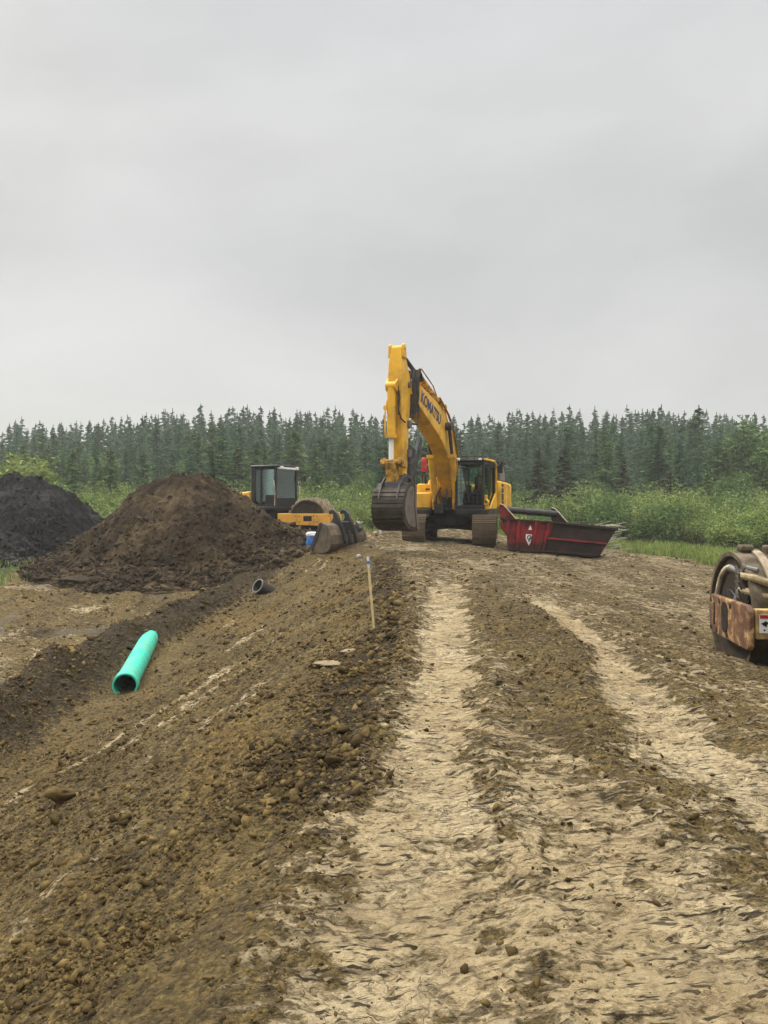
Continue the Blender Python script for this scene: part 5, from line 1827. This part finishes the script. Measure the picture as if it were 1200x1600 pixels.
# ================================================================== VEGETATION
SPR = leaf_mat('spruce_needles', (0.030, 0.068, 0.030), (0.100, 0.165, 0.076), (0.075, 0.136, 0.080), 0.25, 0.6)
SPRY = leaf_mat('young_larch_needles', (0.060, 0.11, 0.036), (0.12, 0.175, 0.062), (0.09, 0.145, 0.058), 0.3, 0.7)
WIL = leaf_mat('willow_leaves', (0.13, 0.18, 0.045), (0.25, 0.29, 0.11), (0.165, 0.215, 0.07), 0.22, 0.5)
WILD = leaf_mat('alder_leaves', (0.065, 0.115, 0.036), (0.15, 0.21, 0.075), (0.10, 0.155, 0.055), 0.2, 0.5)
GRM = leaf_mat('grass_blades', (0.12, 0.17, 0.04), (0.26, 0.31, 0.10), (0.18, 0.23, 0.07), 0.4, 0.35)
DEADL = leaf_mat('sparse_dull_needles', (0.040, 0.045, 0.032), (0.070, 0.075, 0.052), (0.055, 0.06, 0.042), 0.15, 0.7)


def quads(C, U, W):
    """quads centred at C spanned by half-vectors U and W"""
    V = np.stack([C - U - W * .5, C + U * .2 - W, C + U, C + U * .2 + W], 1).reshape(-1, 3)
    return V


def spruce_arrays(seed, h=12.0, rmax=1.55, levels=40, dens=1.0, gaps=0.12, crown0=0.08, droop=0.35, ragged=0.35):
    r = np.random.default_rng(seed)
    C, U, W = [], [], []
    bare = []
    for i in range(levels):
        t = i / (levels - 1)
        z = h * (crown0 + (1 - crown0) * t ** 0.92)
        env = (1 - t) ** 0.82 * (0.65 + 0.35 * min(1, t / .18))
        rad = rmax * env * (1 + ragged * r.uniform(-.6, .6)) + .16
        nb = int(5 + 5 * (1 - t))
        for k in range(nb):
            if r.uniform() < gaps:
                continue
            a = r.uniform(0, 2 * np.pi)
            L = rad * r.uniform(.65, 1.25)
            zj = r.uniform(-.5, .5) * h / levels
            d = np.array([np.cos(a), np.sin(a), 0])
            s = np.array([-np.sin(a), np.cos(a), 0])
            up = 0.25 * (t - .35)
            nseg = max(2, int(L / .26 * dens))
            for j in range(nseg):
                f = (j + .6) / nseg
                p = d * L * f + np.array([0, 0, z + zj - droop * L * f ** 1.5 + up * L * f + .12 * L * f * f])
                wd = (.22 + .28 * (1 - f)) * min(L, 1.3) * .55
                for sg in (-1, 1):
                    dirv = d * .55 + s * sg * r.uniform(.5, 1.0) + np.array([0, 0, -r.uniform(.1, .55)])
                    dirv /= np.linalg.norm(dirv)
                    C.append(p + dirv * wd * .5 + r.normal(0, .03, 3))
                    U.append(dirv * (wd * .9 + .09))
                    n_ = np.cross(dirv, np.array([0, 0, 1]) + r.normal(0, .5, 3))
                    n_ /= np.linalg.norm(n_) + 1e-6
                    W.append(n_ * (.075 + .06 * r.uniform()))
                C.append(p)
                U.append(d * (L / nseg * .75) + np.array([0, 0, -.05]))
                W.append((s * .7 + np.array([0, 0, .6])) * .10)
            bare.append((z, d, L))
    # leader
    for k in range(5):
        C.append(np.array([0, 0, h * (1.0 + .006 * k)]))
        a = r.uniform(0, 6.28)
        U.append(np.array([.03 * np.cos(a), .03 * np.sin(a), .25]))
        W.append(np.array([np.sin(a), -np.cos(a), 0]) * .05)
    return quads(np.array(C), np.array(U), np.array(W)), bare


def quad_obj(name, V, mat, parent=None):
    F = np.arange(len(V)).reshape(-1, 4)
    return np_mesh(name, V, F, mat, parent)


def trunk_mb(h, r0, bare=None, seed=0):
    m = MB().tube([(0, 0, -.4), (.02, 0, h * .3), (0, .03, h * .65), (0, 0, h * 1.0)], [r0, r0 * .8, r0 * .45, .015], 7)
    return m


def ground_far(x, y):
    return float(H0(np.array([x]), np.array([y]))[0])


# every kind once, with trunk and crown, then copies
KINDS = {}


def proto(kind, make):
    KINDS.setdefault(kind, []).append(make)


def spruce_proto(seed, mat, **kw):
    h = kw.get('h', 12.0)
    V, bare = spruce_arrays(seed, **kw)
    crown = quad_obj('crown', V, mat)
    tr = trunk_mb(h, .016 * h).build('trunk', BARK, None)
    return [crown, tr]


def plant(meshes, name, label, cat, loc, rz, sc, group=None):
    o = thing(name, label, cat, loc, rz, group)
    o.scale = sc
    for (nm, me) in meshes:
        c = bpy.data.objects.new(nm, me)
        COL.objects.link(c)
        c.parent = o
    return o


def grab(objs):
    """keep the meshes, drop the template objects"""
    r = [(o.name.split('.')[0], o.data) for o in objs]
    for o in objs:
        bpy.data.objects.remove(o, do_unlink=True)
    return r


spr = [grab(spruce_proto(300 + k, SPR, h=12, rmax=r_m, levels=lv, gaps=gp_, crown0=c0, ragged=rg)) for k, (r_m, lv, gp_, c0, rg) in enumerate(
    ((1.75, 46, .06, .03, .35), (1.5, 48, .10, .06, .45), (1.95, 44, .06, .03, .4), (1.35, 50, .14, .10, .5), (1.65, 46, .12, .05, .6), (2.1, 42, .06, .03, .3), (1.45, 46, .18, .12, .55), (1.8, 44, .1, .04, .5)))]
lar = [grab(spruce_proto(400 + k, SPRY, h=8, rmax=1.5 + .2 * k, levels=34, gaps=.16, crown0=.05, droop=.1, ragged=.5)) for k in range(3)]
ded = [grab(spruce_proto(450 + k, DEADL, h=8, rmax=1.35, levels=40, gaps=.25, crown0=.06, droop=.35, dens=.9, ragged=.5)) for k in range(2)]


def bush_arrays(seed, n, w=1.5, h=2.4, leaf=.09, lobes=9):
    r = np.random.default_rng(seed)
    cs = []
    for k in range(lobes):
        a = r.uniform(0, 6.28)
        d = w * .75 * math.sqrt(r.uniform())
        zz = h * (.45 + .42 * r.uniform()) * (1 - .25 * d / w)
        cs.append((d * math.cos(a), d * math.sin(a), zz, w * r.uniform(.20, .36), h * r.uniform(.15, .27)))
    cs = np.array(cs)
    k = r.integers(0, lobes, n)
    dr = r.normal(0, 1, (n, 3))
    dr /= np.linalg.norm(dr, axis=1)[:, None]
    rad = r.uniform(.25, 1.0, n) ** .5 * (1 + .25 * r.normal(0, 1, n) * (r.uniform(0, 1, n) < .2))
    C = np.stack([cs[k, 0] + dr[:, 0] * rad * cs[k, 3], cs[k, 1] + dr[:, 1] * rad * cs[k, 3], cs[k, 2] + dr[:, 2] * rad * cs[k, 4]], 1)
    C[:, 2] = np.clip(C[:, 2], .12, None)
    U = r.normal(0, 1, (n, 3))
    U[:, 2] = U[:, 2] * .6 + .35
    U /= np.linalg.norm(U, axis=1)[:, None]
    Wd = np.cross(U, r.normal(0, 1, (n, 3)))
    Wd /= np.linalg.norm(Wd, axis=1)[:, None]
    s = leaf * r.uniform(.6, 1.5, n)[:, None]
    # shoots standing out at the top
    m = n // 12
    kk = r.integers(0, lobes, m)
    f = r.uniform(0, 1, (m, 1))
    base = cs[kk, :3] + np.stack([r.normal(0, .5, m) * cs[kk, 3], r.normal(0, .5, m) * cs[kk, 3], cs[kk, 4] * .7], 1)
    Cs = base + np.stack([r.normal(0, .06, m), r.normal(0, .06, m), r.uniform(0, .55, m)], 1)
    C = np.concatenate([C, Cs])
    U = np.concatenate([U, U[:m]])
    Wd = np.concatenate([Wd, Wd[:m]])
    s = np.concatenate([s, s[:m] * .9])
    return quads(C, U * s, Wd * s * .42), cs


def bush_proto(seed, mat, n, w, h, leaf, lobes=9, thick=.03):
    V, cs = bush_arrays(seed, n, w, h, leaf, lobes)
    f = quad_obj('foliage', V, mat)
    st = MB()
    for c in cs:
        st.tube([(c[0] * .15, c[1] * .15, -.3), (c[0] * .5, c[1] * .5, c[2] * .5), (c[0], c[1], c[2])], [thick, thick * .7, thick * .3], 5)
    s = st.build('stems', BARK, None)
    return [f, s]


wil = [grab(bush_proto(500 + k, WIL, 2600, 1.6, 2.5, 0.08, 14 + 2 * k)) for k in range(5)]
ald = [grab(bush_proto(520 + k, WILD, 2600, 1.6, 2.8, 0.08, 14 + 2 * k)) for k in range(3)]
brd = [grab(bush_proto(540 + k, WILD, 5200, 2.4, 7.0, .13, 26, .07)) for k in range(3)]
brl = [grab(bush_proto(560 + k, WIL, 4600, 2.2, 5.0, .10, 22, .06)) for k in range(1)]

rf = random.Random(77)


def pxx(px, d):
    return (px - 600) / 1200 * d


placed = []


def free(x, y, dist):
    for (a, b) in placed:
        if (a - x) ** 2 + (b - y) ** 2 < dist * dist:
            return False
    placed.append((x, y))
    return True


# single trees one can pick out in front of the forest (pixel column, distance, height, kind, label)
def single(px, d, top_y, kind, label, name='spruce_tree', wide=1.0, cat='tree'):
    x = pxx(px, d)
    z0 = ground_far(x, d)
    h = CAMZ + (790 - top_y) / 1200 * d - z0
    lib = {'s': spr, 'l': lar, 'd': ded, 'b': brd, 'w': brl}[kind]
    me = lib[rf.randrange(len(lib))]
    h0 = {'s': 12, 'l': 8, 'd': 8, 'b': 7.0, 'w': 5.0}[kind]
    s = h / h0
    placed.append((x, d))
    wide *= {'s': 1.35, 'd': 1.45, 'l': 1.25, 'b': 1.0, 'w': 1.0}[kind]
    return plant(me, name, label, cat, (x, d, z0), rf.uniform(0, 6.28), (s * wide, s * wide, s))


single(843, 62, 706, 'd', 'greyish spruce standing in the shrubs above the ribbed end of the bin')
single(881, 58, 708, 'd', 'thin dark grey spruce directly above the middle of the bin tray')
single(975, 64, 722, 'd', 'sparse brown-grey spruce above the bin tray end')
single(1030, 68, 668, 's', 'tallest dark spruce standing in front of the forest on the right', wide=1.25)
single(1018, 72, 700, 's', 'dark spruce pressed against the left side of the tallest right-hand spruce')
single(1092, 92, 640, 's', 'dark pointed spruce rising to the skyline in the right part of the forest', wide=1.2)
single(1048, 58, 742, 'd', 'small thin grey spruce right of the bin in front of a tall dark spruce')
single(800, 66, 742, 'l', 'light green young larch right of the excavator counterweight', 'larch_tree')
single(530, 70, 700, 's', 'dark narrow spruce behind the spare bucket hooks')
single(575, 66, 738, 'b', 'rounded light green birch left of the excavator bucket', 'birch_tree', .9)
single(372, 74, 700, 'l', 'green young larch behind the top right of the brown heap', 'larch_tree', 1.25)
single(320, 92, 726, 'l', 'low pale young larch above the peak of the brown heap', 'larch_tree', 1.2)
single(163, 88, 700, 'b', 'dark rounded birch in front of the forest between the two heaps', 'birch_tree')
single(112, 95, 704, 'b', 'hazy green birch above the slope of the peat heap', 'birch_tree', 1.3)
single(80, 98, 708, 'b', 'hazy birch just right of the bright willow at the left edge', 'birch_tree', 1.3)
single(12, 44, 690, 'w', 'bright yellow-green willow tree behind the peat heap at the left edge', 'willow_tree', 1.15)
single(1185, 70, 655, 'b', 'broad dark green aspen at the right edge of the photo', 'aspen_tree', 1.1)
single(1150, 66, 735, 'b', 'rounded mid-green alder in front of the broad aspen at the right', 'alder_tree', 1.2)
single(1105, 62, 742, 'l', 'green young larch among the shrubs left of the rounded alder', 'larch_tree', 1.1)
single(1128, 58, 752, 'l', 'small bushy larch in the shrubs above the right roller', 'larch_tree', 1.2)

# the forest: front ranks as trees of their own, the far ranks as one mass
SKY = [(-400, 690), (0, 664), (150, 660), (230, 652), (300, 643), (380, 640), (560, 645), (640, 655), (760, 652), (860, 646), (940, 642), (1040, 640), (1110, 645), (1200, 656), (1600, 650)]


def skyline(px):
    return float(np.interp(px, [a for a, _ in SKY], [b for _, b in SKY]))


cnt = 0
tries = 0
while cnt < 272 and tries < 30000:
    tries += 1
    d = 62 + 56 * rf.random() ** 0.85
    px = rf.uniform(-60, 1260)
    x = pxx(px, d)
    if not free(x, d, 2.1):
        continue
    z0 = ground_far(x, d)
    f = (d - 62) / 56
    ty = skyline(px) + (1 - f) * rf.uniform(30, 108) + f * rf.uniform(0, 50)
    h = CAMZ + (790 - ty) / 1200 * d - z0
    if rf.random() < .36 * (1 - f) + .02:
        me, s, nm, lb, g = lar[rf.randrange(3)], h / 8, 'larch_tree', 'paler green larch scattered among the spruces of the forest edge', 'larches at the forest edge'
        ct = 'tree'
    else:
        me, s, nm, lb, g = spr[rf.randrange(len(spr))], h / 12, 'spruce_tree', 'slender grey-green spruce in the dense forest behind the machines', 'spruces of the forest'
    wd = rf.uniform(1.0, 1.5) * s
    plant(me, nm, lb, 'tree', (x, d, z0), rf.uniform(0, 6.28), (wd, wd, s), g)
    cnt += 1

Vs = []
cheap = [spruce_arrays(700 + k, 12, rm_, 36, .6, .06, .06, .35, .5)[0] for k, rm_ in enumerate((1.8, 1.5, 2.0, 1.6, 1.9))]
n_f = 0
tries = 0
while n_f < 760 and tries < 40000:
    tries += 1
    d = rf.uniform(112, 172)
    px = rf.uniform(-330, 1530)
    x = pxx(px, d)
    if not free(x, d, 2.0):
        continue
    z0 = ground_far(x, d)
    f = (d - 112) / 60
    ty = skyline(px) + rf.choice((rf.uniform(0, 16), rf.uniform(-4, 34), rf.uniform(-9, 34))) + (1 - f) * 6
    h = CAMZ + (790 - ty) / 1200 * d - z0
    V = cheap[rf.randrange(5)]
    a = rf.uniform(0, 6.28)
    s = h / 12
    wd = s * rf.uniform(.9, 1.3)
    W_ = np.stack([(V[:, 0] * math.cos(a) - V[:, 1] * math.sin(a)) * wd + x, (V[:, 0] * math.sin(a) + V[:, 1] * math.cos(a)) * wd + d, V[:, 2] * s + z0], 1)
    Vs.append(W_)
    n_f += 1
# flanks outside the photograph, seen only from a step aside
fo_ = quad_obj('far_forest', np.concatenate(Vs), SPR)
tag(fo_, 'hazy mass of spruces making the skyline behind the front trees', None, None, 'stuff')

# shrubs
shr = 0
tries = 0
while shr < 250 and tries < 20000:
    tries += 1
    u = rf.random()
    if u < .56:
        d = rf.uniform(35, 70)
        px = rf.uniform(800, 1290)
    elif u < .80:
        d = rf.uniform(43, 74)
        px = rf.uniform(470, 830)
    else:
        d = rf.uniform(44, 78)
        px = rf.uniform(-60, 480)
    x = pxx(px, d)
    if px > 800 and d < 49 - .010 * (px - 950) and px < 1130:
        if d < 47:
            continue
    if px < 260 and px > 90 and rf.random() < .3:
        continue
    if not free(x, d, 1.55):
        continue
    z0 = ground_far(x, d)
    ty = np.interp(d, [36, 48, 60, 78], [806, 786, 770, 752]) + rf.uniform(-14, 18)
    if px < 300:
        ty = np.interp(d, [44, 78], [775, 745]) + rf.uniform(-3, 12)
    h = CAMZ + (790 - ty) / 1200 * d - z0
    h = max(1.2, min(h, 4.6))
    dark = rf.random() < np.interp(d, [40, 75], [.28, .6])
    me = (ald if dark else wil)[rf.randrange(3)] if dark else wil[rf.randrange(5)]
    s = h / (2.8 if dark else 2.5)
    wd = rf.uniform(.9, 1.25) * (0.55 + .45 * s)
    if dark:
        nm, lb, g = 'alder_shrub', 'dark green alder bush among the paler willow shrubs', 'alder bushes below the forest'
    else:
        nm, lb, g = 'willow_shrub', 'pale green willow bush in the thicket below the forest', 'willow bushes below the forest'
    plant(me, nm, lb, 'shrub', (x, d, z0), rf.uniform(0, 6.28), (wd, wd, s), g)
    shr += 1

# grass: one object, blades in tufts
def grass(n, seed):
    r = np.random.default_rng(seed)
    d = 24 + 40 * r.uniform(0, 1, n) ** 1.3
    px = r.uniform(-80, 1320, n)
    x = (px - 600) / 1200 * d
    v = masks(x, d)[4]
    tuft = sst(-.35, .25, fbm(x * .55, d * .55, 3, 301))
    k = r.uniform(0, 1, n) < v * (.15 + .85 * tuft)
    k &= ~((x < -5) & (d < 32) & (r.uniform(0, 1, n) < .6))
    k &= ~((px < 560) & (d < 33) & (px > 120))
    x, d, tuft = x[k], d[k], tuft[k]
    m = len(x)
    z = H1(x, d)
    h = r.uniform(.18, .55, m) * (.5 + .7 * tuft) * np.where((x < -5) & (d < 30), .45, 1.0)
    a = r.uniform(0, 6.28, m)
    lean = r.normal(0, .22, (m, 2))
    wv = np.stack([np.cos(a), np.sin(a), a * 0], 1) * (.011 + .0003 * d)[:, None]
    b = np.stack([x, d, z - .03], 1)
    mid = b + np.stack([lean[:, 0] * h * .4, lean[:, 1] * h * .4, h * .6], 1)
    tip = b + np.stack([lean[:, 0] * h * 1.3, lean[:, 1] * h * 1.3, h], 1)
    V = np.stack([b - wv, b + wv, mid + wv * .8, mid - wv * .8, mid - wv * .8, mid + wv * .8, tip + wv * .1, tip - wv * .1], 1).reshape(-1, 3)
    o = quad_obj('grass', V, GRM)
    tag(o, 'tall bright green grass at the edge of the fill', None, None, 'stuff')


grass(150000, 9)
